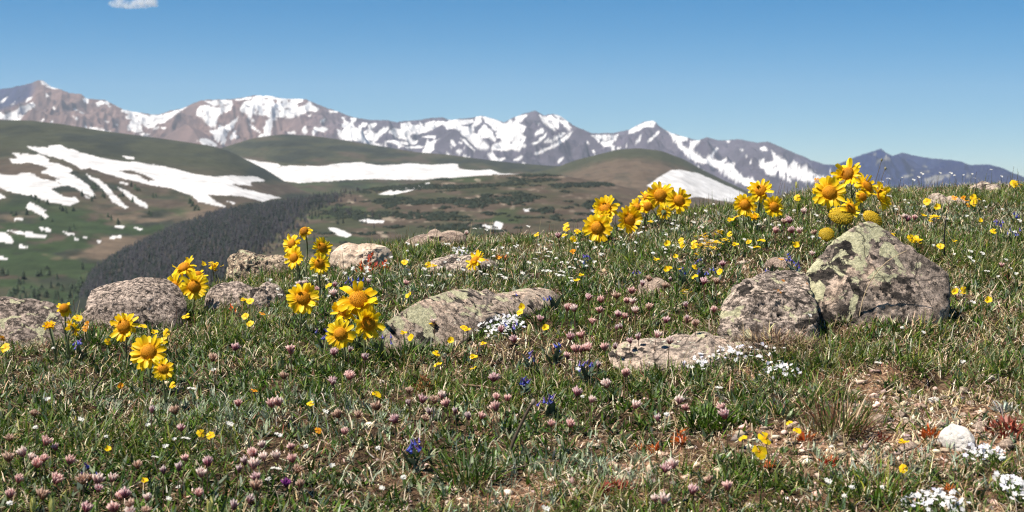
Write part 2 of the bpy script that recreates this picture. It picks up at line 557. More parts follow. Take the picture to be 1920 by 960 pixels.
for p in [
    [(0,255),(60,246),(70,213),(130,223),(180,240),(240,270),(280,290),(230,380),(280,400),(240,470),(300,490),(240,520),(190,560),(130,540),(0,540)],
    [(170,168),(230,158),(300,148),(240,210),(180,250),(150,230)], [(410,150),(440,150),(500,190),(560,250),(620,330),(580,330),(520,270),(450,200)],
    [(450,150),(490,170),(570,148),(640,230),(650,310),(600,280),(540,210)], [(590,148),(660,156),(740,216),(790,300),(770,330),(700,270),(640,210)],
    [(580,420),(640,370),(700,345),(730,360),(680,400),(560,465),(520,460)], [(370,580),(480,540),(600,480),(760,360),(810,340),(740,430),(650,490),(500,560),(390,600)],
    [(350,480),(420,430),(520,340),(500,390),(450,440),(390,485)], [(420,320),(480,290),(480,350),(440,375),(370,380),(370,350)],
    [(470,450),(540,415),(540,440),(490,468)], [(135,665),(220,605),(255,620),(180,665)], [(620,700),(660,630),(715,615),(650,695)], [(0,640),(45,640),(0,675)],
    [(1000,380),(1100,380),(1260,380),(1320,370),(1310,410),(1260,450),(1230,500),(1170,510),(1110,470),(1050,420)],
    [(1230,490),(1270,500),(1275,550),(1240,545)], [(1290,515),(1340,520),(1330,545),(1300,545)], [(1390,485),(1415,490),(1410,525),(1395,520)],
    [(1430,330),(1500,286),(1600,236),(1700,211),(1740,241),(1710,290),(1620,290),(1560,330),(1430,370)], [(1505,450),(1550,400),(1585,385),(1560,450),(1520,475)],
    [(1620,480),(1690,400),(1770,320),(1785,340),(1740,390),(1680,450)], [(1020,550),(1050,545),(1060,600),(1030,580)], [(950,430),(990,480),(960,470)],
    [(240,690),(280,690),(265,708)], [(410,240),(440,235),(410,270)],
]: RS.append(Z(940, 190, 6, p))
RH += [Z(940, 190, 6, p) for p in ([(1100,430),(1130,410),(1140,440),(1110,460)], [(1180,440),(1230,420),(1200,450)])]
for p in [
    [(240,172),(300,192),(350,213),(430,213),(430,260),(370,265),(380,300),(440,340),(450,260),(540,250),(530,275),(470,340),(520,380),(590,430),(690,320),(710,330),(650,410),(720,450),(780,415),(780,440),(750,460),(850,455),(850,500),(900,560),(950,600),(1020,600),(1060,640),(1000,690),(900,640),(800,590),(700,510),(620,470),(540,460),(470,440),(400,370),(310,270)],
    [(1050,390),(1080,450),(1120,410),(1120,460),(1210,440),(1180,340),(1230,390),(1330,450),(1320,490),(1380,520),(1350,480),(1380,430),(1450,500),(1540,530),(1600,570),(1700,590),(1770,560),(1720,600),(1500,640),(1400,590),(1330,570),(1370,630),(1330,620),(1320,560),(1240,530),(1220,570),(1140,560),(1120,510),(1080,500)],
    [(1245,540),(1290,545),(1310,590),(1280,595)], [(980,470),(995,410),(1008,470)], [(950,385),(970,390),(960,410)], [(895,325),(935,345),(920,355)],
    [(770,258),(815,258),(800,280)], [(1070,325),(1130,310),(1150,350),(1100,350)], [(510,480),(580,530),(550,520)], [(1700,510),(1725,555),(1710,550)],
]: RS.append(Z(1200, 210, 4.8, p))
for p in [
    [(420,265),(455,245),(440,275)], [(540,265),(585,310),(540,325),(480,340),(430,380),(450,320),(530,310)], [(700,480),(780,465),(825,455),(800,485),(720,500)],
    [(895,375),(950,380),(940,395)], [(775,420),(830,425),(800,435)], [(870,445),(960,420),(970,435)],
    [(920,510),(1050,470),(1180,460),(1180,480),(1000,560),(930,550)], [(1330,490),(1400,460),(1360,500)],
]: RS.append(Z(1560, 240, 5.333, p))

SKYLINE = np.array([(-500,230),(-300,200),(-120,185),(-40,172),(0,168),(20,165),(45,160),(52,159),(75,151),(85,152),(100,163),(115,167),(135,175),(155,176),(165,185),(185,186),(200,188),(215,195),(235,206),(260,211),(285,214),(300,215),(320,208),(345,203),(365,193),(385,187),(435,186),(460,183),(480,179),(510,180),(530,185),(575,186),(585,190),(610,201),(640,211),(660,219),(690,224),(730,226),(745,229),(760,227),(790,224),(815,221),(830,220),(842,224),(850,224),(880,221),(905,217),(925,223),(945,229),(965,219),(985,212),(1003,207),(1020,216),(1035,214),(1050,217),(1065,228),(1080,238),(1095,243),(1110,250),(1150,249),(1180,243),(1205,229),(1220,226),(1228,228),(1235,236),(1255,248),(1275,254),(1295,260),(1308,263),(1325,257),(1345,263),(1360,263),(1385,261),(1400,264),(1420,268),(1438,265),(1455,272),(1485,285),(1520,300),(1545,308),(1565,309),(1590,300),(1620,288),(1650,279),(1660,286),(1672,292),(1690,286),(1705,290),(1740,296),(1790,301),(1801,303),(1815,309),(1850,308),(1880,315),(1900,325),(1920,332),(2000,345),(2300,330),(2600,340)], float)


def build_range():
    c = np.concatenate([np.linspace(-480, -30, 60), np.linspace(-28, 1950, 1240), np.linspace(1960, 2560, 70)])
    Yc = 12000.0
    t = np.concatenate([np.linspace(0, 0.3, 30), np.linspace(0.305, 1.0, 190)])
    yy = 8200 + (Yc - 8200) * t
    back = Yc + np.array([25, 80, 200, 450, 900, 1500, 2200.0])
    C, YY = np.meshgrid(c, np.concatenate([yy, back]))
    X = (C - 960) / F * YY
    jag = 1.3 * fbm(c / 7.0, 0 * c, 2.2, 3, 4) + 0.8 * fbm(c / 3.0, 0 * c, 5.2, 9, 2)
    zs = unproj(c, np.interp(c, SKYLINE[:, 0], SKYLINE[:, 1]) + jag * 0.8, Yc)[:, 2]
    zc = np.broadcast_to(zs, C.shape)
    T = np.clip((YY - 8200) / (Yc - 8200), 0, 1)
    zb = -150.0
    zf = zb + (zc - zb) * (0.25 * T + 0.75 * T ** 1.7)
    # spurs and gullies running down towards the valley
    w = np.sin(np.pi * np.clip(T, 0, 1)) ** 0.7
    rid = fbm(X / 520, YY / 1500, 1.0, 41, 4, 0.52, True)
    rid2 = fbm((X + 0.25 * YY) / 190, YY / 520, 3.0, 43, 3, 0.5, True)
    zf = zf + w * (210 * rid + 95 * rid2 + 26 * fbm(X / 70, YY / 180, 5.0, 45, 3, 0.55, True))
    # free-standing front peaks: pixel of the top, depth, width
    for (px, py, Yp, k, asym) in [(350, 231, 10300, 0.62, 1.0), (830, 233, 10700, 0.60, 1.0), (852, 243, 10500, 0.62, 1.0), (1085, 238, 10400, 0.52, 1.0), (1003, 212, 11500, 0.75, 1.0), (1220, 229, 11500, 0.6, 1.0)]:
        p = unproj(px, py, Yp)
        dx = (X - p[0]); dy = (YY - Yp)
        # a pyramid with a ridge towards the viewer
        dist = np.maximum(np.abs(dx) + 0.25 * np.abs(dy), 0.85 * np.abs(dy) - 0.1 * np.abs(dx))
        cone = p[2] - k * dist + 14 * fbm(X / 120, YY / 300, 8.0, 47, 3)
        zf = np.where(T < 1, np.maximum(zf, cone), zf)
    # keep everything in front of the crest under the traced skyline
    lim = zc * (YY / Yc) - 4
    zf = np.where(YY < Yc - 5, np.minimum(zf, lim), zf)
    zf = np.where(YY > Yc, zc - (YY - Yc) * 0.55, zf)
    P = np.stack([X, YY, zf], -1).reshape(-1, 3)
    px, py = proj(P)
    n1 = fbm(P[:, 0] / 420, P[:, 1] / 800, P[:, 2] / 150, 71, 4)
    n2 = fbm(P[:, 0] / 90, P[:, 1] / 400, P[:, 2] / 260, 75, 3)
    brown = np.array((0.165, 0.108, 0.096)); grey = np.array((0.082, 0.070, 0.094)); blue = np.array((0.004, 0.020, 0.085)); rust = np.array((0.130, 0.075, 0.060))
    wb = sstep(720, 480, px)[:, None]
    base = brown * wb + grey * (1 - wb)
    k = sstep(0.05, 0.45, n2)[:, None] * wb
    base = base * (1 - 0.5 * k) + rust * 0.5 * k
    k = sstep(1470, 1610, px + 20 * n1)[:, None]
    base = base * (1 - k) + blue * k  # shadow over the right ridge, painted into its rock colour
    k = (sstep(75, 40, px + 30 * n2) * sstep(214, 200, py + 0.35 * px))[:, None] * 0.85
    base = base * (1 - k) + blue * 1.1 * k  # shaded left flank of the left peak, also put into the rock colour
    base = base * 0.80 * (1 + 0.34 * n1 + 0.22 * n2)[:, None]
    sm = smask(px, py, RS, RH, 2.6, 5) & ~(px < -25)
    sm |= ((px < -10) | (px > 1940)) & (n2 + 0.5 * n1 > 0.3)
    sm &= ~(fbm(px / 5, py / 4, 2, 77, 3) > 0.52)
    sm |= (px > 640) & (px < 1090) & (py > np.interp(px, SKYLINE[:, 0], SKYLINE[:, 1]) + 7) & (py < 300) & (n2 + 0.3 * n1 > 0.34)          # rock poking through
    sm &= ~((py < np.interp(px, SKYLINE[:, 0], SKYLINE[:, 1]) - 3))
    dim = np.where(px > 1560, 0.26, 1.0)[:, None]  # snow on the right ridge darkened to match its painted shadow
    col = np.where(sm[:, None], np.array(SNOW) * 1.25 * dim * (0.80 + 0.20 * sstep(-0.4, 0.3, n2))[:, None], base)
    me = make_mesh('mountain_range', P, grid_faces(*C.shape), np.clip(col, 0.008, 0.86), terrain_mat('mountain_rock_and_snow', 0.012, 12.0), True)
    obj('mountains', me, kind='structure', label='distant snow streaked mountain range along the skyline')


def sheet(name, c, crest, Yc, near, Yn, colfn, mat, label, nrow=200, p=1.25, rough=5.0, fall=0.3, ext=900.0):
    """a hill: near foot, front slope, crest, and the far side falling away"""
    t = np.linspace(0, 1, nrow)
    yy = np.concatenate([[Yn * 0.97], Yn + (Yc - Yn) * t ** 1.15])
    bk = np.array([15, 50, 120, 250, 450, 700, 1000]) / 1000 * ext
    rc = np.interp(c, *np.array(crest, float).T)
    for _ in range(8):
        rc[1:-1] = 0.25 * rc[:-2] + 0.5 * rc[1:-1] + 0.25 * rc[2:]
    rn = np.interp(c, *np.array(near, float).T)
    YcA = Yc + 0 * c
    zc = unproj(c, rc, YcA)[:, 2]; zn = unproj(c, rn, Yn)[:, 2]
    C, YY = np.meshgrid(c, np.concatenate([yy, Yc + bk]))
    T = np.clip((YY - Yn) / (Yc - Yn), 0, 1)
    zf = zn + (zc - zn) * (1 - (1 - T) ** p)
    X = (C - 960) / F * YY
    env = np.clip((1 - T) * 6, 0, 1)
    zf = zf + rough * env * (fbm(X / 160, YY / 260, 1.0, 91, 5) + 0.35 * fbm(X / 38, YY / 90, 4.0, 93, 4, 0.55, True)) * np.clip(T * 5, 0, 1)
    zf = np.where(YY > Yc, zc - (YY - Yc) ** 2 / (2 * ext) * fall * 2 - (YY - Yc) * 0.02, zf)
    zf[0] = np.minimum(zf[0], -135)
    P = np.stack([X, YY, zf], -1).reshape(-1, 3)
    px, py = proj(P)
    col = colfn(px, py, P)
    me = make_mesh(name, P, grid_faces(*C.shape), np.clip(col, 0.006, 0.86), mat, True)
    obj(name, me, kind='structure', label=label)
    return dict(c=c, yn=Yn, yc=Yc, X=X, Y=YY, Z=zf, nrow=nrow)


def surf_at(sh, px, T):
    """a point of a sheet at column px and depth fraction T"""
    c = sh['c']
    i = np.clip(np.searchsorted(c, px) - 1, 0, len(c) - 2)
    r = np.clip(1 + (sh['nrow'] - 1) * np.asarray(T) ** (1 / 1.15), 1, sh['nrow'])
    r0 = np.floor(r).astype(int); fr = r - r0
    r1 = np.minimum(r0 + 1, sh['nrow'])
    fc = (px - c[i]) / (c[i + 1] - c[i])
    g = lambda A: (A[r0, i] * (1 - fc) + A[r0, i + 1] * fc) * (1 - fr) + (A[r1, i] * (1 - fc) + A[r1, i + 1] * fc) * fr
    return np.stack([g(sh['X']), g(sh['Y']), g(sh['Z'])], -1)


OLIVE = np.array((0.041, 0.044, 0.025)); DK = np.array((0.026, 0.030, 0.021)); TAN = np.array((0.110, 0.082, 0.058)); BRN = np.array((0.074, 0.056, 0.042))
GRN = np.array((0.032, 0.052, 0.020)); PALE = np.array((0.21, 0.175, 0.135))


def blend(a, b, k):
    k = np.asarray(k)[:, None]
    return a * (1 - k) + b * k


# ---- snow of the nearer hills
q7 = lambda pts: Z(0, 220, 3.4286, pts)
H1S = [q7(p) for p in [
    [(172,183),(250,192),(310,195),(318,180),(385,178),(450,205),(560,235),(650,262),(780,280),(930,295),(1040,312),(1150,335),(1230,362),(1330,375),(1430,380),(1500,372),(1580,380),(1600,375),(1660,385),(1700,405),(1690,412),(1610,415),(1620,440),(1560,435),(1490,428),(1560,460),(1650,480),(1740,500),(1815,517),(1740,528),(1690,542),(1640,530),(1560,505),(1440,500),(1330,497),(1390,540),(1450,575),(1440,580),(1330,555),(1270,545),(1240,505),(1160,480),(1100,455),(1000,440),(900,420),(800,395),(680,365),(580,325),(520,335),(470,300),(400,270),(300,245),(200,205)],
    [(80,228),(130,235),(200,235),(260,238),(320,268),(310,285),(360,295),(430,320),(470,335),(450,360),(520,400),(570,440),(610,500),(600,515),(540,490),(490,460),(440,440),(400,440),(350,400),(390,400),(300,365),(250,360),(290,340),(310,325),(200,290),(80,300),(65,265),(120,265)],
    [(-420,372),(-250,335),(-120,350),(100,375),(140,355),(200,360),(260,395),(350,410),(400,440),(330,460),(370,490),(440,520),(490,508),(510,540),(460,570),(390,560),(300,540),(180,500),(100,490),(-60,430),(-260,400)],
    [(535,350),(600,390),(630,390),(680,430),(720,480),(780,540),(825,580),(800,585),(730,545),(690,490),(640,440),(590,400)],
    [(755,448),(800,465),(870,510),(950,565),(950,588),(900,570),(830,520),(790,490)],
    [(160,585),(190,545),(220,560),(270,580),(300,600),(280,610),(318,640),(290,650),(220,605)],
    [(785,250),(860,255),(865,270),(820,272)], [(-90,488),(0,490),(40,520),(-20,520)], [(45,730),(180,735),(300,760),(290,780),(220,775),(140,755)],
    [(-210,722),(-60,722),(40,745),(90,790),(80,810),(-20,795),(-120,765)], [(120,818),(185,822),(180,836),(125,838)], [(250,705),(330,715),(320,735),(260,725)],
    [(400,735),(470,745),(480,760),(420,755)], [(740,695),(800,700),(790,712),(740,708)], [(855,705),(920,715),(900,730)], [(700,765),(780,757),(780,775),(705,782)],
    [(-110,888),(-10,889),(50,910),(-40,905)], [(95,648),(150,655),(140,668),(100,662)], [(625,790),(655,795),(645,815),(630,812)], [(475,770),(510,780),(500,795),(480,790)],
    [(770,410),(830,425),(820,435),(775,425)], [(530,768),(565,772),(555,785)], [(545,505),(575,515),(570,525),(550,520)], [(1455,540),(1520,548),(1500,560)]]]
H1H = [q7([(750,338),(850,343),(950,378),(1005,412),(950,407),(880,372),(800,352)])]
H2S = [[(446,294),(470,300),(520,307),(530,313),(500,316),(545,310),(600,312),(640,306),(675,304),(705,310),(735,309),(770,306),(810,309),(845,307),(858,308),(860,316),(890,320),(920,318),(940,325),(975,326),(930,332),(870,334),(830,333),(800,337),(770,337),(700,336),(640,338),(560,343),(520,338),(490,325),(470,312)]]
H4S = [[(710,364),(740,354),(780,348),(806,342),(802,350),(770,358),(735,366)], [(672,408),(720,414),(718,418),(690,418),(674,414)], [(614,427),(630,427),(660,440),(650,445),(630,440)],
       [(982,392),(996,391),(996,397),(984,397)], [(890,422),(925,420),(930,414),(945,420),(938,430),(900,428)], [(1105,392),(1120,398),(1112,400)], [(990,465),(1000,468),(992,470)]]
H3S = [[(1213,348),(1240,330),(1258,319),(1275,318),(1310,325),(1350,343),(1395,362),(1402,372),(1385,381),(1340,374),(1310,369),(1290,372),(1260,376),(1230,356)]]


def col_h1(px, py, P):
    n = fbm(px / 70, py / 16, 0, 201, 5); n2 = fbm(px / 28, py / 7, 3, 203, 4); n3 = fbm(px / 110, py / 24, 9, 205, 3)
    c = blend(np.broadcast_to(OLIVE, (len(px), 3)), DK, sstep(-0.1, 0.35, n))
    low = sstep(270, 310, py - 0.09 * px)
    c = blend(c, BRN, low * sstep(0.25, -0.2, n) * 0.9)
    g = sstep(360, 410, py + 14 * n3) * sstep(-0.16, 0.12, n3 + 0.45 * n2)
    c = blend(c, GRN * 0.8, np.clip(g * 0.95 + 0.5 * sstep(520, 545, py), 0, 1))
    c = blend(c, TAN, sstep(370, 400, py) * 0.8 * sstep(0.15, 0.42, -n3 + 0.35 * n2) * (1 - sstep(500, 530, py)))
    c = c * (1 + 0.25 * n2)[:, None]
    sm = smask(px, py, H1S, H1H, 2.4, 15)
    return np.where(sm[:, None], SNOW * (1 + 0.13 * n2 + 0.08 * n)[:, None], c)


def col_h2(px, py, P):
    n = fbm(px / 60, py / 10, 0, 211, 5); n2 = fbm(px / 24, py / 5, 3, 213, 4)
    c = blend(np.broadcast_to(OLIVE * 1.05, (len(px), 3)), DK, sstep(-0.05, 0.3, n))
    c = blend(c, BRN, sstep(0.0, -0.35, n) * 0.7)
    c = blend(c, GRN, sstep(338, 346, py) * 0.6 * sstep(-0.2, 0.2, n2))
    c = c * (1 + 0.18 * n2)[:, None]
    return np.where(smask(px, py, H2S, (), 1.6, 17)[:, None], SNOW * (1 + 0.13 * n2 + 0.08 * n)[:, None], c)


def col_h3(px, py, P):
    n = fbm(px / 60, py / 22, 0, 221, 5); n2 = fbm(px / 20, py / 8, 3, 223, 4)
    rim = np.interp(px, [1040, 1080, 1120, 1160, 1200, 1240, 1280, 1320, 1400], [315, 300, 290, 280, 278, 283, 298, 320, 358])
    c = blend(np.broadcast_to(OLIVE * 1.1, (len(px), 3)), TAN * 0.85, sstep(8, 30, py - rim + 14 * n))
    c = blend(c, DK, sstep(0.15, 0.4, n2) * 0.4)
    c = c * (1 + 0.15 * n2)[:, None]
    return np.where(smask(px, py, H3S, (), 1.6, 19)[:, None], SNOW * (1 + 0.12 * n2)[:, None], c)


def forest_zone(px, py):
    """the wooded flank that drops to the valley"""
    e = np.interp(px, [150, 230, 330, 430, 500, 560, 640], [700, 620, 600, 520, 455, 410, 365])
    return (px < 640) & (py < e + 12 * fbm(px / 15, py / 15, 0, 61, 2))


def krum(px, py):
    """where stunted dark spruce mats grow on the plateau"""
    n = fbm(px / 46, py / 6, 2.0, 231, 4)
    k = (n > 0.36) & (py > 326) & (px > 560) & (px < 1120)
    for x0, y0, w, h in [(1095, 347, 70, 5), (1045, 326, 22, 4), (1000, 339, 45, 4), (1130, 383, 45, 8), (960, 375, 50, 8), (890, 382, 40, 8), (760, 352, 80, 5), (700, 405, 60, 7), (1020, 395, 22, 5), (820, 378, 60, 5), (640, 400, 40, 8), (830, 408, 40, 6), (960, 345, 30, 4), (870, 350, 70, 4), (740, 376, 40, 5), (790, 404, 60, 6), (850, 426, 50, 6)]:
        k |= ((px - x0) / w) ** 2 + ((py - y0 + 0.04 * (px - x0)) / h) ** 2 < 1 + 0.9 * fbm(px / 12, py / 5, 1, 233, 2)
    return k


def col_h4(px, py, P):
    n = fbm(px / 60, py / 9, 0, 241, 5); n2 = fbm(px / 16, py / 4, 3, 243, 4); n3 = fbm(px / 80, py / 14, 6, 245, 3)
    c = blend(np.broadcast_to(BRN * 0.95, (len(px), 3)), OLIVE, sstep(-0.2, 0.25, n))
    c = blend(c, GRN * 0.9, sstep(0.12, 0.4, n3) * 0.75 * sstep(1150, 950, px))
    c = blend(c, PALE, sstep(0.30, 0.45, n2) * sstep(-0.2, 0.2, -n) * 0.8)
    c = blend(c, TAN * 0.8, sstep(900, 1150, px) * 0.55)
    c = c * (1 + 0.2 * n2)[:, None]
    fz = forest_zone(px, py)
    c = np.where(fz[:, None], DK * 0.8, c)
    return np.where(smask(px, py, H4S, (), 1.6, 21)[:, None], SNOW, c)


M_HILL = terrain_mat('tundra_turf', 0.03, 3.0)
build_range()
cc = lambda a, b, s: np.arange(a, b + s, s, dtype=float)
S1 = sheet('valley_hill', cc(-420, 640, 2.0), [(-420,228),(0,225),(60,226),(120,233),(200,246),(300,259),(400,274),(430,283),(470,303),(520,328),(560,345),(640,375)], 3500.0,
           [(-420,640),(300,640),(640,520)], 1150.0, col_h1, M_HILL, 'green and brown tundra hill with long snowfields beyond the valley', 230)
S2 = sheet('tundra_ridge', cc(330, 1130, 2.0), [(330,300),(400,283),(440,270),(480,258),(530,252),(580,254),(640,262),(720,275),(780,285),(840,290),(900,298),(960,305),(1020,310),(1060,312),(1130,322)], 4600.0,
           [(330,420),(1130,400)], 2700.0, col_h2, M_HILL, 'olive tundra ridge with one broad flat snowfield', 170)
S3 = sheet('domed_hill', cc(960, 1760, 2.0), [(960,330),(1040,315),(1080,300),(1120,290),(1160,280),(1200,278),(1240,283),(1280,298),(1320,320),(1360,340),(1400,358),(1450,378),(1550,410),(1760,450)], 3600.0,
           [(960,470),(1760,520)], 1900.0, col_h3, M_HILL, 'rounded brown hill with a wedge of snow on its flank', 170)
S4 = sheet('wooded_plateau', cc(120, 1700, 1.6), [(120,560),(145,528),(170,483),(230,453),(330,419),(430,394),(520,380),(600,367),(700,353),(780,343),(830,335),(900,329),(1000,325),(1060,330),(1150,345),(1300,385),(1500,420),(1700,440)], 1900.0,
           [(120,640),(1700,560)], 620.0, col_h4, M_HILL, 'brown plateau dotted with dark shrub mats and a wooded flank', 230, 1.2, 2.0)


# ---- woods
def conifer_cloud(name, pts, hgt, wid, cols, label, tiers=3, seg=6):
    """one far-off wood: many small ragged conifers"""
    b = []
    n = len(pts)
    V, Fc, Cc = [], [], []
    a = np.linspace(0, 2 * np.pi, seg, endpoint=False)
    base = 0
    for k in range(tiers):
        z0 = 0.05 + 0.85 * k / tiers; z1 = min(1.0, z0 + 1.25 / tiers + (0.1 if k == tiers - 1 else 0))
        r0 = (1 - 0.8 * k / tiers)
        jit = RNG.uniform(0.6, 1.3, (n, seg))
        ring = np.stack([np.cos(a)[None] * jit * r0 * wid[:, None], np.sin(a)[None] * jit * r0 * wid[:, None], np.broadcast_to((z0 * hgt)[:, None], (n, seg)) - RNG.uniform(0, .08, (n, seg)) * hgt[:, None]], -1) + pts[:, None, :]
        top = pts + np.stack([0 * hgt, 0 * hgt, z1 * hgt], -1)
        blk = np.concatenate([ring, top[:, None, :]], 1)
        V.append(blk.reshape(-1, 3))
        i = np.arange(n)[:, None] * (seg + 1) + base
        j = np.arange(seg)[None]
        Fc.append(np.stack([i + j, i + (j + 1) % seg, np.broadcast_to(i + seg, (n, seg))], -1).reshape(-1, 3))
        Cc.append(np.repeat(cols, seg + 1, 0))
        base += n * (seg + 1)
    me = make_mesh(name, np.concatenate(V), np.concatenate(Fc), np.concatenate(Cc), M_FAR)
    obj(name, me, kind='stuff', label=label, category='woods')


def bush_cloud(name, pts, rad, cols, label):
    Vi, Fi = ico(2)
    n = len(pts)
    j = 1 + 0.35 * RNG.uniform(-1, 1, (n, len(Vi), 1))
    V = Vi[None] * j * rad[:, None, None] * np.array([1.25, 1.25, 0.75]) + pts[:, None, :]
    Fc = Fi[None] + (np.arange(n) * len(Vi))[:, None, None]
    me = make_mesh(name, V.reshape(-1, 3), Fc.reshape(-1, 3), np.repeat(cols, len(Vi), 0), M_FAR)
    obj(name, me, kind='stuff', label=label, category='shrubs')


def wood_points(sh, n, lo, hi, test):
    px = RNG.uniform(lo, hi, n * 4); T = RNG.uniform(0, 1, n * 4) ** 0.8
    P = surf_at(sh, px, T)
    X, Y = proj(P)
    m = test(X, Y)
    return P[m][:n]


fp = wood_points(S4, 15000, 130, 760, lambda x, y: (forest_zone(x + RNG.normal(0, 16, len(x)), y + RNG.normal(0, 10, len(x))) | ((RNG.random(len(x)) < 0.12) & (x < 740) & (y < 480) & (fbm(x / 30, y / 12, 0, 63, 3) > 0))) & (y < 560) & (RNG.random(len(x)) < 1.15 - sstep(380, 620, x)))
n = len(fp)
k = RNG.uniform(0, 1, (n, 1))
fpx, fpy = proj(fp)
fn = fbm(fpx / 26, fpy / 40, 0, 67, 3)[:, None]
fcol = np.where(k + 0.5 * fn < 0.55, np.array((0.036, 0.036, 0.043)), np.where(k > 0.93, np.array((0.050, 0.045, 0.040)), np.array((0.018, 0.026, 0.023)))) * RNG.uniform(0.75, 1.2, (n, 1))
conifer_cloud('forest', fp, RNG.uniform(2.0, 7.0, n), RNG.uniform(0.6, 1.5, n), fcol, 'dark grey conifer forest covering the steep flank above the valley')
kp = wood_points(S4, 6500, 520, 1200, krum)
n = len(kp)
bush_cloud('krummholz', kp, RNG.uniform(0.7, 1.7, n), np.array((0.020, 0.027, 0.020)) * RNG.uniform(0.6, 1.5, (n, 1)), 'dark mats of stunted spruce scattered over the brown plateau')
DOTS = [q7([p])[0] + (w,) for *p, w in [(610,450,30),(650,480,40),(680,515,22),(735,450,22),(790,510,36),(830,540,36),(500,490,30),(580,520,40),(1220,565,60),(480,620,36),(210,650,40),(280,670,40),(360,690,50),(440,710,40),(480,740,45),(690,655,36),(990,510,30),(900,480,20),(1100,475,20),(230,530,40),(330,570,40),(410,600,30),(525,630,20),(560,680,18),(90,640,40),(110,690,30),(30,690,25),(780,695,30),(380,745,25),(100,835,20),(860,455,18),(960,625,16)]]
def h1_trees(px, py):
    m = np.zeros(px.shape, bool)
    for x, y, w in DOTS:
        m |= ((px - x) * 3.43 / w) ** 2 + ((py - y - 0.45 * (px - x)) * 3.43 / (w * 0.45)) ** 2 < 1
    n = fbm(px / 22, py / 9, 1.0, 251, 3)
    m |= (py > 500) & (n > 0.30 - 0.010 * (py - 500)) & (px < 170)
    return m & ~smask(px, py, H1S, H1H, 0.1, 15)
vp = np.concatenate([wood_points(S1, 1200, -60, 560, lambda x, y: h1_trees(x, y) & (y < 490)), wood_points(S1, 900, -300, 200, lambda x, y: h1_trees(x, y) & (y >= 490)), wood_points(S1, 2600, -300, 240, lambda x, y: (y > 515) & (fbm(x / 30, y / 12, 5, 257, 3) > 0.28 - 0.012 * (y - 515)))])
n = len(vp)
vcol = np.array((0.022, 0.034, 0.018)) * RNG.uniform(0.6, 1.9, (n, 1))
conifer_cloud('valley_trees', vp, RNG.uniform(3.5, 9, n), RNG.uniform(1.8, 3.6, n), vcol, 'small dark conifer clumps scattered over the green valley slopes')


def cloud():
    p = unproj(250, 10, 22000)
    s = 22000 / F
    Vi, Fi = ico(4)
    b = Buf()
    for dx, dz, r, q in [(-36, 3, 10, 0.55), (-24, 1, 15, 0.75), (-8, -1, 16, 0.55), (8, 0, 17, 0.6), (26, 3, 18, 0.85), (33, 5, 12, 0.8), (-24, 8, 9, 0.9)]:
        d = 1 + 0.22 * fbm(Vi[:, 0] * 2 + dx, Vi[:, 1] * 2, Vi[:, 2] * 2, 5, 4)
        V = Vi * d[:, None] * np.array([r * 1.15, r * 1.2, r * q]) * s
        V[:, 2] = np.maximum(V[:, 2], -5.0 * s)
        b.add(V + np.array([dx, 0, dz]) * s, Fi, (1, 1, 1))
    m, nt, out = new_mat('cloud_vapour')
    tc = N(nt, 'ShaderNodeTexCoord')
    nz = N(nt, 'ShaderNodeTexNoise', Scale=0.012, Detail=4.0)
    nt.links.new(tc.outputs['Object'], nz.inputs['Vector'])
    mr = N(nt, 'ShaderNodeMapRange')
    mr.inputs[1].default_value = 0.40; mr.inputs[2].default_value = 0.62; mr.inputs[3].default_value = 0.0; mr.inputs[4].default_value = 0.010
    nt.links.new(nz.outputs['Fac'], mr.inputs[0])
    v = N(nt, 'ShaderNodeVolumePrincipled')
    v.inputs['Color'].default_value = (0.97, 0.97, 0.98, 1); v.inputs['Anisotropy'].default_value = 0.0
    nt.links.new(mr.outputs[0], v.inputs['Density'])
    nt.links.new(v.outputs[0], out.inputs['Volume'])
    obj('cloud', b.mesh('cloud', m, True), loc=tuple(p), kind='stuff', label='small flat pale cloud high in the blue sky', category='cloud')


cloud()
if HAZE:
    b = Buf()
    x, y0, y1, z0, z1 = 8000.0, -30.0, 15500.0, -1800.0, 900.0
    V = [(sx, sy, sz) for sx in (-x, x) for sy in (y0, y1) for sz in (z0, z1)]
    b.add(V, [(0, 1, 3, 2), (4, 6, 7, 5), (0, 4, 5, 1), (2, 3, 7, 6), (0, 2, 6, 4), (1, 5, 7, 3)], (1, 1, 1))
    m, nt, out = new_mat('thin_mountain_air')
    v = N(nt, 'ShaderNodeVolumePrincipled', Density=HAZE)
    v.inputs['Color'].default_value = (0.72, 0.84, 1.0, 1)
    v.inputs['Anisotropy'].default_value = 0.1
    nt.links.new(v.outputs[0], out.inputs['Volume'])
    m.cycles.volume_sampling = 'DISTANCE'
    obj('haze', b.mesh('haze', m), kind='stuff')
# ================================================================== the flowering slope in front
CREST = np.array([(-900,720,3.3),(-400,690,3.3),(-100,655,3.4),(0,642,3.5),(60,640,3.55),(130,628,3.6),(250,618,3.8),(330,598,4.0),(400,560,4.15),(470,532,4.3),(540,508,4.4),(600,500,4.55),(660,490,4.7),(720,472,4.85),(800,462,4.9),(900,455,5.0),(1000,452,5.0),(1080,448,5.0),(1150,437,5.05),(1200,425,5.1),(1260,412,5.1),(1330,405,5.15),(1400,393,5.2),(1450,382,5.25),(1500,370,5.35),(1560,362,5.4),(1650,362,5.5),(1750,362,5.6),(1850,358,5.7),(1920,352,5.8),(2200,335,6.0),(2700,330,6.2)], float)
Y0 = 2.3
Z0 = float(unproj(960, 985, Y0)[2])
GP = 1.45


def crest_at(c):
    yc = np.interp(c, CREST[:, 0], CREST[:, 2])
    rows = 0
    for d, w in ((-36, .1), (-18, .2), (0, .4), (18, .2), (36, .1)):
        rows = rows + w * np.interp(c + d, CREST[:, 0], CREST[:, 1])
    return yc, unproj(960, rows, yc)[..., 2]


PITS = []          # (x, y, radius, depth)


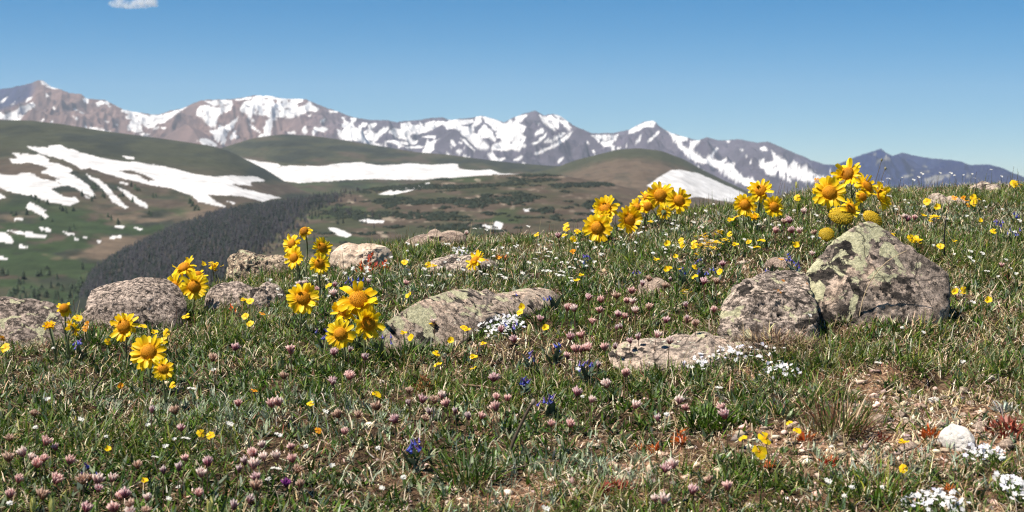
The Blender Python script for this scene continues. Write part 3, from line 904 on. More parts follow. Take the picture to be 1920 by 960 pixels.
def ground_z(x, y):
    x, y = np.broadcast_arrays(np.asarray(x, float), np.asarray(y, float))
    ye = np.maximum(y, 1.2)
    c = 960 + F * x / ye
    yc, zc = crest_at(c)
    t = (y - Y0) / (yc - Y0)
    tt = np.clip(t, 0, 1)
    z = Z0 + (zc - Z0) * (1 - (1 - tt) ** GP)
    z = np.where(t < 0, Z0 + GP * (zc - Z0) * np.maximum(t, -1.0) , z)
    d = np.maximum(y - yc, 0)
    drop = np.where(d < 2.5, 0.11 * d * d, 0.11 * 6.25 + 0.55 * (d - 2.5))
    z = np.maximum(z - drop, -112.0)
    amp = np.exp(-np.maximum(y - 8, 0) / 6)
    z = z + amp * (0.013 * fbm(x / 0.22, y / 0.22, 0, 301, 3) + 0.007 * fbm(x / 0.06, y / 0.06, 0, 303, 3))
    for (a, b, r, h) in PITS:
        z = z - h * np.exp(-((x - a) ** 2 + (y - b) ** 2) / (r * r))
    return z


YSEARCH = np.linspace(2.05, 6.6, 700)


def place(px, py, h):
    """where a thing seen at (px, py) hangs h metres above the slope: (point, ground height under it)"""
    P = unproj(px, py, YSEARCH)
    g = ground_z(P[:, 0], P[:, 1])
    clr = P[:, 2] - g
    yc, _ = crest_at(px)
    k = YSEARCH <= yc + 0.25
    i = np.argmax(clr <= h) if (clr[k] <= h).any() else int(np.argmin(np.where(k, clr, 9e9)))
    return P[i], float(g[i])


def gpoint(px, py):
    p, g = place(px, py, 0.0)
    return np.array([p[0], p[1], g])


_pit = gpoint(1732, 722); PITS.append((_pit[0], _pit[1], 0.035, 0.07))
_pit = gpoint(1560, 628); PITS.append((_pit[0], _pit[1], 0.05, 0.02))


def ell(px, py, x, y, w, h):
    return np.exp(-(((px - x) / w) ** 2 + ((py - y) / h) ** 2))


def soil_amount(px, py):
    """bare places of the slope (1 = bare)"""
    n = fbm(px / 60, py / 26, 0, 501, 4)
    s = 1.15 * ell(px, py, 1740, 775, 190, 60) + 0.9 * ell(px, py, 1560, 845, 230, 45) + 0.62 * ell(px, py, 1180, 890, 170, 36) + 0.8 * ell(px, py, 1440, 640, 75, 22) + 0.3 * ell(px, py, 1000, 845, 80, 16) + 0.7 * ell(px, py, 1850, 830, 120, 60) + 0.5 * ell(px, py, 1780, 940, 200, 40) + 0.35 * ell(px, py, 850, 900, 160, 40)
    s = s + 0.5 * np.clip(n, 0, 1) * sstep(600, 900, px)
    return np.clip(1.25 * s + 0.5 * n * (s > 0.15), 0, 1)


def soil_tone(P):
    """humus under the turf, darkened to paint shade into its gaps, paler gravelly earth where it lies bare"""
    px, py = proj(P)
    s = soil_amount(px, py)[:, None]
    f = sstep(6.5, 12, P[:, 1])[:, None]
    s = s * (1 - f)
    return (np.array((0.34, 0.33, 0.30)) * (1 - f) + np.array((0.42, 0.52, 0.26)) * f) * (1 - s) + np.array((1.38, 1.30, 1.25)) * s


def build_ground():
    s = np.concatenate([np.linspace(-1.2, -0.40, 50), np.linspace(-0.395, 0.395, 640), np.linspace(0.40, 1.2, 50)])
    y = np.concatenate([np.linspace(-5, 1.1, 14), np.linspace(1.2, 2.0, 30), np.linspace(2.01, 6.4, 400), 6.42 + np.cumsum(np.geomspace(0.03, 160, 60))])
    S, YY = np.meshgrid(s, y)
    X = S * np.maximum(YY, 1.2)
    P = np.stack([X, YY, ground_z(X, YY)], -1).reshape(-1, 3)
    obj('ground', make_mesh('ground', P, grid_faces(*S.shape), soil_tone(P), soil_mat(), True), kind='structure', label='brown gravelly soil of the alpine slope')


build_ground()

# ------------------------------------------------------------------ rocks
ROCKS = []        # footprint ellipses (x, y, rx, ry) kept free of plants
ICO6, ICO6F = ico(6)
ICO5, ICO5F = ico(5)


def outline_rock(name, outline, base_row, D, mat, label, group=None, lean=0.5, planes=10, seed=1, disp=0.012, rough=0.5, big=True, parent=None, foot=1.0, sharp=2.2, category='rock', front=None, skew=0.0):
    """a weathered boulder with the outline seen in the photo, D metres thick, its face leaning back"""
    o = np.array(outline, float)
    cx, cy = o[:, 0].mean(), (o[:, 1].min() + o[:, 1].max()) / 2
    g = gpoint(cx, base_row)
    yf = g[1] if front is None else front
    Yc = yf + D * 0.75
    W = unproj(o[:, 0], o[:, 1], Yc + skew * (o[:, 0] - cx) / F * Yc)
    cen = unproj(cx, cy, Yc)
    d = W - cen
    ang = np.arctan2(d[:, 2], d[:, 0]); rad = np.hypot(d[:, 0], d[:, 2])
    k = np.argsort(ang); ang, rad = ang[k], rad[k]
    V, Fc = (ICO6, ICO6F) if big else (ICO5, ICO5F)
    V = V.copy()
    rg = np.random.default_rng(seed)
    for _ in range(planes):
        n = rg.normal(size=3); n[1] = -abs(n[1]) - 0.35
        if rg.random() < 0.25: n[1] *= -1
        n /= np.linalg.norm(n)
        dd = rg.uniform(0.5, 0.88)
        ex = np.maximum(V @ n - dd, 0)
        V -= ex[:, None] * n * 0.92
    rho = np.clip(np.hypot(V[:, 0], V[:, 2]), 1e-6, 1)
    th = np.arctan2(V[:, 2], V[:, 0])
    r = np.interp(th, np.concatenate([ang - 2 * np.pi, ang, ang + 2 * np.pi]), np.tile(rad, 3))
    rr = r * rho ** (1 / sharp * 2)
    X = rr * np.cos(th); Zz = rr * np.sin(th)
    low = np.clip(-np.sin(th), 0, 1) * rho           # the buried foot spreads instead of curling under
    X = X * (1 + 0.12 * low); Zz = np.where(Zz < 0, Zz * 1.6, Zz)
    Yv = V[:, 1] * D + (Zz - d[:, 2].min()) * lean - lean * (d[:, 2].max() - d[:, 2].min()) * 0.5 + skew * X
    P = np.stack([X, Yv, Zz], -1)
    s = 1 / max(rad.mean(), 0.02)
    dirn = P / (np.linalg.norm(P, axis=1, keepdims=True) + 1e-9)
    n1 = fbm(P[:, 0] * s * 1.6 + seed, P[:, 1] * s * 1.6, P[:, 2] * s * 1.6, 400 + seed, 5, 0.55)
    n2 = fbm(P[:, 0] * s * 5 + seed, P[:, 1] * s * 5, P[:, 2] * s * 5, 420 + seed, 4, 0.6, True)
    edge = np.clip(1 - rho ** 3, 0.25, 1)
    P = P + dirn * ((disp * n1 + disp * rough * n2) * edge)[:, None]
    me = make_mesh(name, P, Fc, None, mat, True)
    loc = cen
    ob = obj(name, me, parent, tuple(loc), label=label, category=category)
    if group: ob['group'] = group
    if parent is None:
        w = (o[:, 0].max() - o[:, 0].min()) / 2 / F * Yc
        ROCKS.append((cen[0], Yc, w * foot, D * 0.9 * foot))
    return ob


def hull_rock(name, pts, base_px, base_row, mat, label, seed=1, disp=0.010, pw=18, category='rock'):
    """an angular boulder: flat faces between given corners (photo pixel, metres behind its front foot)"""
    import bmesh
    yf = gpoint(base_px, base_row)[1]
    W = np.array([unproj(a, b, yf + d) for a, b, d in pts])
    cen = W.mean(0)
    bm = bmesh.new()
    for w in W - cen: bm.verts.new(w)
    r = bmesh.ops.convex_hull(bm, input=list(bm.verts))
    pl = {}
    for f in bm.faces:
        f.normal_update()
        n = np.array(f.normal[:]); c = np.array(f.calc_center_median()[:])
        if n @ c < 0: n = -n
        k = tuple(np.round(n * 6).astype(int))
        if k not in pl or f.calc_area() > pl[k][2]: pl[k] = (n, float(n @ c), f.calc_area())
    bm.free()
    V = ICO6
    acc = 0
    for n, d, _ in pl.values():
        acc = acc + np.maximum(V @ n / max(d, 1e-4), 0) ** pw
    P = V / (acc ** (1 / pw))[:, None]
    s = 1 / 0.12
    n1 = fbm(P[:, 0] * s * 1.5 + seed, P[:, 1] * s * 1.5, P[:, 2] * s * 1.5, 400 + seed, 5, 0.6)
    n2 = fbm(P[:, 0] * s * 6 + seed, P[:, 1] * s * 6, P[:, 2] * s * 6, 420 + seed, 5, 0.6, True)
    P = P + V * (disp * n1 + disp * 0.6 * n2)[:, None]
    obj(name, make_mesh(name, P, ICO6F, None, mat, True), None, tuple(cen), label=label, category=category)
    lo, hi = W.min(0), W.max(0)
    ROCKS.append(((lo[0] + hi[0]) / 2, yf + (hi[1] - yf) * 0.5, (hi[0] - lo[0]) / 2 * 0.92, (hi[1] - yf) * 0.5 + 0.005))


GREYB = dict(dark=(0.085, 0.072, 0.068), mid=(0.16, 0.135, 0.125), light=(0.27, 0.22, 0.19))
PINKB = dict(dark=(0.20, 0.155, 0.13), mid=(0.36, 0.28, 0.23), light=(0.52, 0.40, 0.31))
m_r1 = rock_mat('granite_left_slab', (0.15, 0.125, 0.11), (0.25, 0.205, 0.18), (0.38, 0.31, 0.26), 26, yellow=0.30, black=0.15, seed=1.0, speck=0.6, crack=8.0)
m_r2 = rock_mat('granite_speckled', (0.18, 0.148, 0.13), (0.29, 0.24, 0.21), (0.42, 0.345, 0.30), 34, black=0.22, pale=0.1, seed=2.0, speck=0.8, crack=6.0)
m_r3 = rock_mat('granite_jagged', (0.22, 0.17, 0.13), (0.42, 0.33, 0.25), (0.60, 0.47, 0.34), 46, yellow=0.3, black=0.42, seed=3.3, speck=0.5)
m_r4 = rock_mat('granite_pale', (0.30, 0.23, 0.17), (0.46, 0.36, 0.28), (0.58, 0.47, 0.37), 40, black=0.08, seed=4.4, speck=-0.1, pits=0)
m_r7 = rock_mat('granite_lichen_long', (0.22, 0.18, 0.155), (0.38, 0.30, 0.24), (0.56, 0.42, 0.33), 22, yellow=0.42, black=0.36, pale=0.5, orange=0.05, seed=5.1, speck=0.4, ybias=(-0.35, 0, 0.1), bbias=(-0.35, 0, 0.4))
m_r7b = rock_mat('granite_pink_long', (0.15, 0.125, 0.115), (0.28, 0.225, 0.195), (0.46, 0.34, 0.27), 24, yellow=0.33, black=0.2, pale=0.4, orange=0.1, seed=6.9, speck=0.5)
m_r8 = rock_mat('granite_big_boulder', (0.17, 0.14, 0.12), (0.29, 0.235, 0.20), (0.43, 0.33, 0.26), 19, yellow=0.35, black=0.46, orange=0.0, seed=9.2, speck=0.4, ybias=(-0.3, 0, 0.65), bbias=(-0.7, 0, -0.1), crack=7.0)
m_r9 = rock_mat('granite_grey_cracked', (0.15, 0.125, 0.11), (0.29, 0.24, 0.21), (0.46, 0.385, 0.32), 26, yellow=0.22, black=0.38, orange=0.30, seed=7.7, speck=0.6, crack=13.0)
m_r10 = rock_mat('granite_flat_slab', (0.27, 0.225, 0.195), (0.45, 0.365, 0.305), (0.62, 0.48, 0.385), 24, yellow=0.36, black=0.30, pale=0.3, seed=12.1, speck=0.4, crack=8.0, pits=0)
m_stone = rock_mat('white_quartz', (0.50, 0.47, 0.44), (0.66, 0.63, 0.59), (0.74, 0.71, 0.67), 40, seed=2.7, speck=-0.25, pits=0)
m_pink = rock_mat('pinkish_granite', (0.24, 0.18, 0.15), (0.42, 0.32, 0.26), (0.58, 0.46, 0.37), 60, black=0.08, seed=8.1, speck=0.3, pits=0)

outline_rock('boulder', [(-90,560),(-30,562),(20,566),(60,568),(95,576),(118,588),(135,610),(140,640),(100,665),(20,672),(-60,670),(-120,640),(-130,590)], 650, 0.085, m_r1, 'grey lichen crusted slab at the left edge of the meadow', seed=3, lean=0.9, disp=0.010)
outline_rock('boulder', [(92,628),(122,604),(140,574),(156,548),(172,530),(196,519),(225,514),(262,511),(300,511),(324,517),(342,532),(352,560),(352,600),(330,630),(270,642),(190,650),(120,645)], 622, 0.11, m_r2, 'rounded speckled grey brown boulder behind the sunflower trio', seed=4, lean=1.0, disp=0.012, planes=14)
outline_rock('boulder', [(405,520),(412,500),(411,486),(420,477),(440,475),(452,470),(466,474),(480,479),(500,482),(516,478),(533,480),(548,492),(548,515),(520,532),(470,540),(425,538)], 532, 0.05, m_r3, 'jagged tan rock with black lichen on the crest', seed=5, lean=0.35, disp=0.012, rough=0.9, planes=12)
outline_rock('rock', [(385,560),(395,540),(420,530),(455,534),(478,545),(485,570),(460,585),(420,588),(392,580)], 582, 0.05, m_r2, 'low grey rock in front of the jagged tan rock', seed=6, lean=0.7, disp=0.007, big=False)
outline_rock('rock', [(455,560),(462,540),(485,531),(510,533),(528,545),(536,565),(520,585),(485,592),(462,582)], 585, 0.045, m_r9, 'small knobbly grey rock left of the lone sunflower', seed=7, lean=0.5, disp=0.009, rough=1.0, big=False)
outline_rock('rock', [(612,492),(622,474),(640,460),(668,455),(695,453),(718,459),(732,472),(738,490),(725,508),(680,514),(630,510)], 506, 0.06, m_r4, 'pale cream rock with a red leaved plant at its foot', seed=8, lean=0.4, disp=0.009, rough=0.8, planes=12)
outline_rock('rock', [(755,455),(772,446),(800,440),(830,434),(858,431),(872,436),(878,450),(850,462),(800,466),(765,464)], 463, 0.08, m_pink, 'flat tan rock lying on the crest above the mossy stone', seed=9, lean=1.0, disp=0.006, big=False)
outline_rock('rock', [(798,500),(806,488),(830,482),(862,482),(895,486),(925,488),(938,496),(930,512),(890,520),(840,518),(806,512)], 514, 0.07, m_r9, 'flat grey stone carrying the moss cushion', seed=10, lean=0.8, disp=0.006, big=False)
outline_rock('boulder', [(700,618),(735,586),(770,563),(800,549),(835,539),(865,540),(900,545),(940,543),(975,536),(1010,528),(1050,525),(1085,533),(1104,552),(1096,580),(1020,592),(930,608),(860,650),(800,672),(740,662),(708,644)], 628, 0.09, m_r7, 'long low boulder crusted with yellow and black lichen', seed=11, lean=1.0, disp=0.012, planes=16, skew=1.05)
hull_rock('boulder', [(1512,590,0.005),(1600,622,-0.012),(1748,592,0.02),(1626,412,0.105),(1646,420,0.125),(1500,528,0.05),(1556,455,0.085),(1692,460,0.115),(1780,512,0.085),(1776,560,0.055),(1612,505,0.035),(1600,600,0.27),(1710,590,0.27),(1560,560,0.22),(1640,470,0.2),(1500,670,0.02),(1780,660,0.03),(1620,690,-0.012),(1640,700,0.27)], 1630, 612, m_r8, 'big slanted wedge shaped boulder with pale green lichen', 21, 0.0065, 70)
hull_rock('boulder', [(1356,578,0.06),(1378,540,0.11),(1425,517,0.17),(1468,506,0.20),(1515,512,0.18),(1345,606,0.02),(1400,642,-0.02),(1480,645,-0.015),(1530,600,0.03),(1520,545,0.09),(1425,556,0.05),(1440,580,0.24),(1400,540,0.2),(1500,540,0.22),(1350,690,0.0),(1530,690,0.0),(1440,700,0.24)], 1440, 640, m_r9, 'grey cracked rock leaning against the big wedge boulder', 14, 0.016, 26)
outline_rock('slab', [(1140,665),(1165,645),(1200,638),(1250,638),(1300,634),(1345,634),(1375,644),(1400,656),(1450,650),(1490,646),(1505,655),(1480,672),(1420,684),(1350,694),(1270,694),(1190,686),(1150,678)], 690, 0.09, m_r10, 'flat lichen slab lying among the clovers', seed=15, lean=1.1, disp=0.008, planes=8)
outline_rock('rock', [(1195,538),(1205,528),(1225,523),(1245,526),(1258,536),(1250,548),(1222,552),(1200,548)], 550, 0.03, m_pink, 'small pinkish stone half hidden by dark clovers', seed=16, lean=0.7, disp=0.004, big=False)
outline_rock('rock', [(1432,496),(1445,487),(1462,484),(1480,488),(1492,497),(1480,506),(1455,508),(1438,504)], 506, 0.03, m_pink, 'small pink stone above the grey cracked rock', seed=17, lean=0.7, disp=0.004, big=False)
outline_rock('rock', [(1524,352),(1530,340),(1545,333),(1562,331),(1580,331),(1592,338),(1598,352),(1580,364),(1548,366),(1530,362)], 362, 0.035, m_r3, 'dark rock on the skyline behind a sunflower', seed=18, lean=0.3, disp=0.008, big=False, front=5.35)
outline_rock('rock', [(1722,382),(1740,374),(1775,371),(1805,374),(1818,381),(1800,390),(1760,392),(1730,390)], 389, 0.05, m_r10, 'flat pinkish stone in the dry turf near the skyline', seed=19, lean=0.9, disp=0.004, big=False)
outline_rock('rock', [(1818,352),(1835,346),(1862,346),(1885,352),(1890,360),(1860,366),(1828,364)], 364, 0.06, m_r9, 'flat grey stone at the skyline near the edge', seed=20, lean=0.9, disp=0.004, big=False)
outline_rock('stone', [(1758,828),(1764,810),(1778,800),(1796,796),(1814,800),(1825,815),(1824,836),(1808,846),(1782,848),(1764,842)], 846, 0.026, m_stone, 'white quartz stone on the bare soil', seed=22, lean=0.4, disp=0.005, big=False, category='stone')
# ================================================================== turf: blades, straw, silver leaves, litter, gravel
def sprinkle(n, smax=0.375, ylo=2.02, back=0.45):
    """points of the slope, evenly over its area"""
    y = np.sqrt(RNG.uniform(ylo ** 2, 6.5 ** 2, n))
    x = RNG.uniform(-smax, smax, n) * y
    yc, _ = crest_at(960 + F * x / y)
    m = y < yc + back
    x, y = x[m], y[m]
    for (a, b, rx, ry) in ROCKS:
        k = ((x - a) / rx) ** 2 + ((y - b) / ry) ** 2 < 0.85
        x, y = x[~k], y[~k]
    z = ground_z(x, y)
    P = np.stack([x, y, z], 1)
    px, py = proj(P)
    return P, px, py


def blades(P, L, W, lean0, bend, az, cols, seg=3, tip=0.12, curl=0.0, tipcol=None, face=None):
    """flat tapering leaves growing from P; returns vertices, faces, colours"""
    n = len(P)
    ts = np.linspace(0, 1, seg + 1)
    d = np.stack([np.cos(az), np.sin(az), 0 * az], 1)
    fa = RNG.uniform(0, 2 * np.pi, n) if face is None else face
    # a blade turns its flat side partly along its bend
    fa = az + np.pi / 2 + RNG.normal(0, 0.6, n) if face is None else fa
    sd = np.stack([np.cos(fa), np.sin(fa), 0 * fa], 1)
    pos = P.copy()
    rows = []
    th = lean0.copy()
    for i, t in enumerate(ts):
        if i:
            th = lean0 + bend * t + curl * np.sin(t * 5 + az)
            pos = pos + (L / seg)[:, None] * (np.sin(th)[:, None] * d + np.cos(th)[:, None] * np.array([0, 0, 1.0]))
        w = W * (np.sin(np.pi * (0.30 + 0.70 * t)) * (1 - tip) + tip) * (1.0 if t < 1 else tip)
        w = np.maximum(w, W * tip * 0.5)
        rows.append(np.stack([pos - sd * w[:, None] / 2, pos + sd * w[:, None] / 2], 1))
    V = np.concatenate(rows, 1)                       # n, 2*(seg+1), 3
    k = 2 * (seg + 1)
    f = np.array([[2 * i, 2 * i + 1, 2 * i + 3, 2 * i + 2] for i in range(seg)])
    Fc = f[None] + (np.arange(n) * k)[:, None, None]
    C = np.repeat(cols[:, None, :], k, 1)
    if tipcol is not None:
        wt = np.repeat(ts, 2)[None, :, None] ** 2
        C = C * (1 - wt) + tipcol[:, None, :] * wt
    return V.reshape(-1, 3), Fc.reshape(-1, 4), C.reshape(-1, 3)


def turf(name, label, parts, mat):
    b = Buf()
    for V, Fc, C in parts:
        b.add(V, Fc, C)
    obj(name, b.mesh(name, mat), kind='stuff', label=label, category='turf')


def pick(cols, w, n):
    w = np.array(w, float); w /= w.sum()
    c = np.array(cols)[RNG.choice(len(cols), n, p=w)]
    return c * RNG.uniform(0.7, 1.35, (n, 1)) * (1 + RNG.normal(0, 0.06, (n, 3)))


G_DARK, G_MID, G_YEL, G_GREY = (0.030, 0.068, 0.006), (0.085, 0.155, 0.014), (0.220, 0.240, 0.030), (0.19, 0.235, 0.11)
S_STRAW, S_PALE, S_RED, S_BRN = (0.42, 0.32, 0.18), (0.66, 0.57, 0.42), (0.19, 0.07, 0.04), (0.14, 0.09, 0.05)
QT = 2.0


def dens(px, py, f):
    return RNG.uniform(0, 1, len(px)) < f


# --- green blades, in tufts
P, px, py = sprinkle(int(24000 * QT))
so = soil_amount(px, py)
pat = fbm(P[:, 0] / 0.30, P[:, 1] / 0.30, 0, 511, 3)
m = dens(px, py, (1 - 0.90 * so) * np.clip(0.72 + 1.0 * pat, 0.15, 1))
P, px, py, so, pat = P[m], px[m], py[m], so[m], pat[m]
k = RNG.integers(4, 12, len(P))
idx = np.repeat(np.arange(len(P)), k)
n = len(idx)
B = P[idx] + np.concatenate([RNG.normal(0, 0.008, (n, 2)), np.zeros((n, 1))], 1)
B[:, 2] = ground_z(B[:, 0], B[:, 1]) - 0.002
tuft_az = RNG.uniform(0, 2 * np.pi, len(P))
az = tuft_az[idx] + RNG.normal(0, 1.3, n)
big = RNG.uniform(0.7, 1.25, len(P))[idx]
far = sstep(3.4, 5.2, B[:, 1])
L = RNG.uniform(0.014, 0.046, n) * (0.72 + 0.95 * np.clip(pat[idx] + 0.25, 0, 1)) * big * (1 - 0.30 * so[idx])
W = RNG.uniform(0.0012, 0.0030, n)
green = pick([G_DARK, G_MID, G_YEL, G_GREY], [0.40, 0.40, 0.10, 0.10], n)
tc = np.where((RNG.uniform(0, 1, n) < 0.40)[:, None], pick([S_STRAW, S_RED, G_YEL], [.6, .2, .4], n), green * 1.25)
turf('grass', 'short green alpine grass tufts covering the slope', [blades(B, L, W, RNG.uniform(0.0, 0.8, n), RNG.uniform(0.0, 1.6, n), az, green, 3, 0.12, 0.0, tc)], M_GRASS)

# --- broader dark leaves low in the turf
P, px, py = sprinkle(int(26000 * QT))
so = soil_amount(px, py)
pat = fbm(P[:, 0] / 0.22, P[:, 1] / 0.22, 3, 521, 3)
m = dens(px, py, (1 - 0.85 * so) * np.clip(0.45 + 0.9 * pat, 0.08, 1))
P = P[m]
k = RNG.integers(3, 6, len(P)); idx = np.repeat(np.arange(len(P)), k); n = len(idx)
B = P[idx] + np.concatenate([RNG.normal(0, 0.005, (n, 2)), np.zeros((n, 1))], 1)
az = RNG.uniform(0, 2 * np.pi, n)
lf = pick([G_DARK, G_MID, G_GREY, (0.05, 0.085, 0.045)], [0.45, 0.3, 0.1, 0.25], n)
turf('leafy_turf', 'low dark green leaves growing between the grass tufts', [blades(B, RNG.uniform(0.014, 0.034, n), RNG.uniform(0.003, 0.0062, n), RNG.uniform(0.2, 1.0, n), RNG.uniform(0.0, 0.8, n), az, lf, 3, 0.1)], M_GRASS)

def bits():
    """short withered flower heads and leaf tips caught in the turf"""
    P, px, py = sprinkle(int(42000 * QT))
    pat = fbm(P[:, 0] / 0.12, P[:, 1] / 0.12, 9, 551, 3)
    m = dens(px, py, np.clip(0.45 + 0.7 * pat, 0.05, 1))
    P = P[m]; n = len(P)
    P[:, 2] += RNG.uniform(0.0, 0.022, n) * sstep(0, 0.5, 1 - soil_amount(px[m], py[m]))
    c = pick([(0.55, 0.43, 0.32), (0.64, 0.54, 0.40), (0.22, 0.12, 0.07), (0.32, 0.16, 0.10), (0.10, 0.055, 0.035)], [0.30, 0.22, 0.2, 0.14, 0.14], n)
    return blades(P, RNG.uniform(0.004, 0.013, n), RNG.uniform(0.0012, 0.0026, n), RNG.uniform(0.0, 1.6, n), RNG.uniform(-0.5, 1.5, n), RNG.uniform(0, 2 * np.pi, n), c, 2, 0.35)


def crest_stalks():
    """sparse taller dry stalks, seen best along the skyline"""
    P, px, py = sprinkle(9000)
    yc, _ = crest_at(px)
    P = P[dens(px, py, 0.05 + 0.30 * sstep(0.6, 0.1, yc - P[:, 1]))]
    n = len(P)
    c = pick([(0.16, 0.12, 0.07), (0.30, 0.24, 0.14), (0.13, 0.06, 0.035), (0.12, 0.14, 0.06)], [0.35, 0.25, 0.2, 0.2], n)
    return blades(P, RNG.uniform(0.035, 0.085, n), RNG.uniform(0.0008, 0.0018, n), RNG.uniform(0.0, 0.35, n), RNG.uniform(-0.2, 0.6, n), RNG.uniform(0, 2 * np.pi, n), c, 4, 0.6)


# --- dead straw, curling
P, px, py = sprinkle(int(46000 * QT))
so = soil_amount(px, py)
pat = fbm(P[:, 0] / 0.18, P[:, 1] / 0.18, 7, 531, 3)
m = dens(px, py, np.clip(0.42 + 0.60 * pat + 0.30 * sstep(1450, 1750, px) - 0.05 * so + 0.4 * ell(px, py, 1750, 640, 260, 70) + 0.3 * sstep(1500, 1750, px), 0.08, 1))
P, px, py, so = P[m], px[m], py[m], so[m]
k = RNG.integers(1, 5, len(P)); idx = np.repeat(np.arange(len(P)), k); n = len(idx)
B = P[idx] + np.concatenate([RNG.normal(0, 0.007, (n, 2)), np.zeros((n, 1))], 1)
B[:, 2] = ground_z(B[:, 0], B[:, 1])
st = pick([S_STRAW, S_PALE, S_RED, S_BRN], [0.42, 0.30, 0.08, 0.20], n)
L = RNG.uniform(0.015, 0.052, n) * (1 - 0.25 * so[idx])
turf('dry_grass', 'pale dead curling grass straw mixed through the turf', [blades(B, L, RNG.uniform(0.0010, 0.0021, n), RNG.uniform(0.1, 1.1, n), RNG.uniform(0.4, 2.6, n), RNG.uniform(0, 2 * np.pi, n), st, 4, 0.25, 0.25), bits(), crest_stalks()], M_DRY)

# --- silver leaved patches
P, px, py = sprinkle(int(34000 * QT))
so = soil_amount(px, py)
w = 0.75 * ell(px, py, 470, 790, 190, 32) + 0.4 * ell(px, py, 330, 770, 90, 26) + 0.5 * ell(px, py, 110, 735, 50, 22) + 0.35 * ell(px, py, 830, 805, 110, 26) + 0.4 * ell(px, py, 690, 775, 100, 24) + 0.5 * ell(px, py, 1050, 885, 170, 35) + 0.5 * ell(px, py, 1650, 880, 150, 30) + 0.3 * ell(px, py, 870, 520, 190, 25) + 0.15 * ell(px, py, 520, 600, 150, 40) + 0.45 * ell(px, py, 1830, 420, 150, 50) + 0.25 * ell(px, py, 900, 930, 260, 40) + 0.3 * ell(px, py, 1300, 420, 200, 25)
w = w * np.clip(0.7 + 0.9 * fbm(P[:, 0] / 0.1, P[:, 1] / 0.1, 1, 541, 3), 0, 1.4) + 0.03
m = dens(px, py, w)
P = P[m]
k = RNG.integers(4, 9, len(P)); idx = np.repeat(np.arange(len(P)), k); n = len(idx)
B = P[idx] + np.concatenate([RNG.normal(0, 0.004, (n, 2)), np.zeros((n, 1))], 1)
sv = pick([(0.27, 0.32, 0.22), (0.19, 0.25, 0.155), (0.38, 0.41, 0.32)], [0.5, 0.3, 0.2], n)
turf('silver_foliage', 'woolly silver green leaves in low patches', [blades(B, RNG.uniform(0.010, 0.028, n), RNG.uniform(0.0018, 0.0036, n), RNG.uniform(0.0, 0.8, n), RNG.uniform(0.0, 0.7, n), RNG.uniform(0, 2 * np.pi, n), sv, 3, 0.3)], M_STEM)

# --- dry litter lying on the bare soil
P, px, py = sprinkle(int(80000 * QT))
so = soil_amount(px, py)
m = dens(px, py, 0.20 + 0.12 * so)
P = P[m]; n = len(P)
P[:, 2] += RNG.uniform(0.001, 0.006, n)
lt = pick([S_STRAW, S_PALE, S_BRN, (0.05, 0.035, 0.025), (0.30, 0.26, 0.22)], [0.28, 0.22, 0.25, 0.15, 0.15], n)
turf('plant_litter', 'broken straw and dead leaves lying on the bare soil', [blades(P, RNG.uniform(0.008, 0.032, n), RNG.uniform(0.0010, 0.0028, n), RNG.uniform(1.25, 1.6, n), RNG.uniform(-0.5, 0.5, n), RNG.uniform(0, 2 * np.pi, n), lt, 2, 0.4)], M_DRY)

# --- gravel
P, px, py = sprinkle(int(40000 * QT))
so = soil_amount(px, py)
m = dens(px, py, 0.015 + 0.95 * so ** 1.3)
P = P[m]; n = len(P)
Vi, Fi = ico(1)
r = 0.0014 + 0.0070 * RNG.uniform(0, 1, n) ** 3
V = Vi[None] * (1 + 0.45 * RNG.uniform(-1, 1, (n, len(Vi), 1))) * r[:, None, None] * RNG.uniform(0.45, 1.6, (n, 1, 3)) * np.array([1, 1, 0.6]) + (P + np.stack([0 * r, 0 * r, r * 0.2], 1))[:, None, :]
gc = pick([(0.58, 0.44, 0.35), (0.42, 0.31, 0.24), (0.70, 0.59, 0.50), (0.24, 0.19, 0.16)], [0.4, 0.3, 0.15, 0.15], n)
obj('gravel', make_mesh('gravel', V.reshape(-1, 3), (Fi[None] + (np.arange(n) * len(Vi))[:, None, None]).reshape(-1, 3), np.repeat(gc, len(Vi), 0), M_FAR), kind='stuff', label='fine tan gravel scattered on the bare soil', category='gravel')
# ================================================================== flowers and other single things
def quat_to(n):
    return Vector(tuple(n)).to_track_quat('Z', 'Y')


def facing(yaw, tilt):
    """unit vector: yaw degrees to the right of the viewer, tilt degrees above level"""
    return np.array([math.sin(R(yaw)) * math.cos(R(tilt)), -math.cos(R(yaw)) * math.cos(R(tilt)), math.sin(R(tilt))])


Y_PET, Y_PET2, Y_OR, ORANGE = (0.91, 0.61, 0.008), (0.93, 0.70, 0.014), (0.84, 0.43, 0.006), (0.62, 0.22, 0.008)


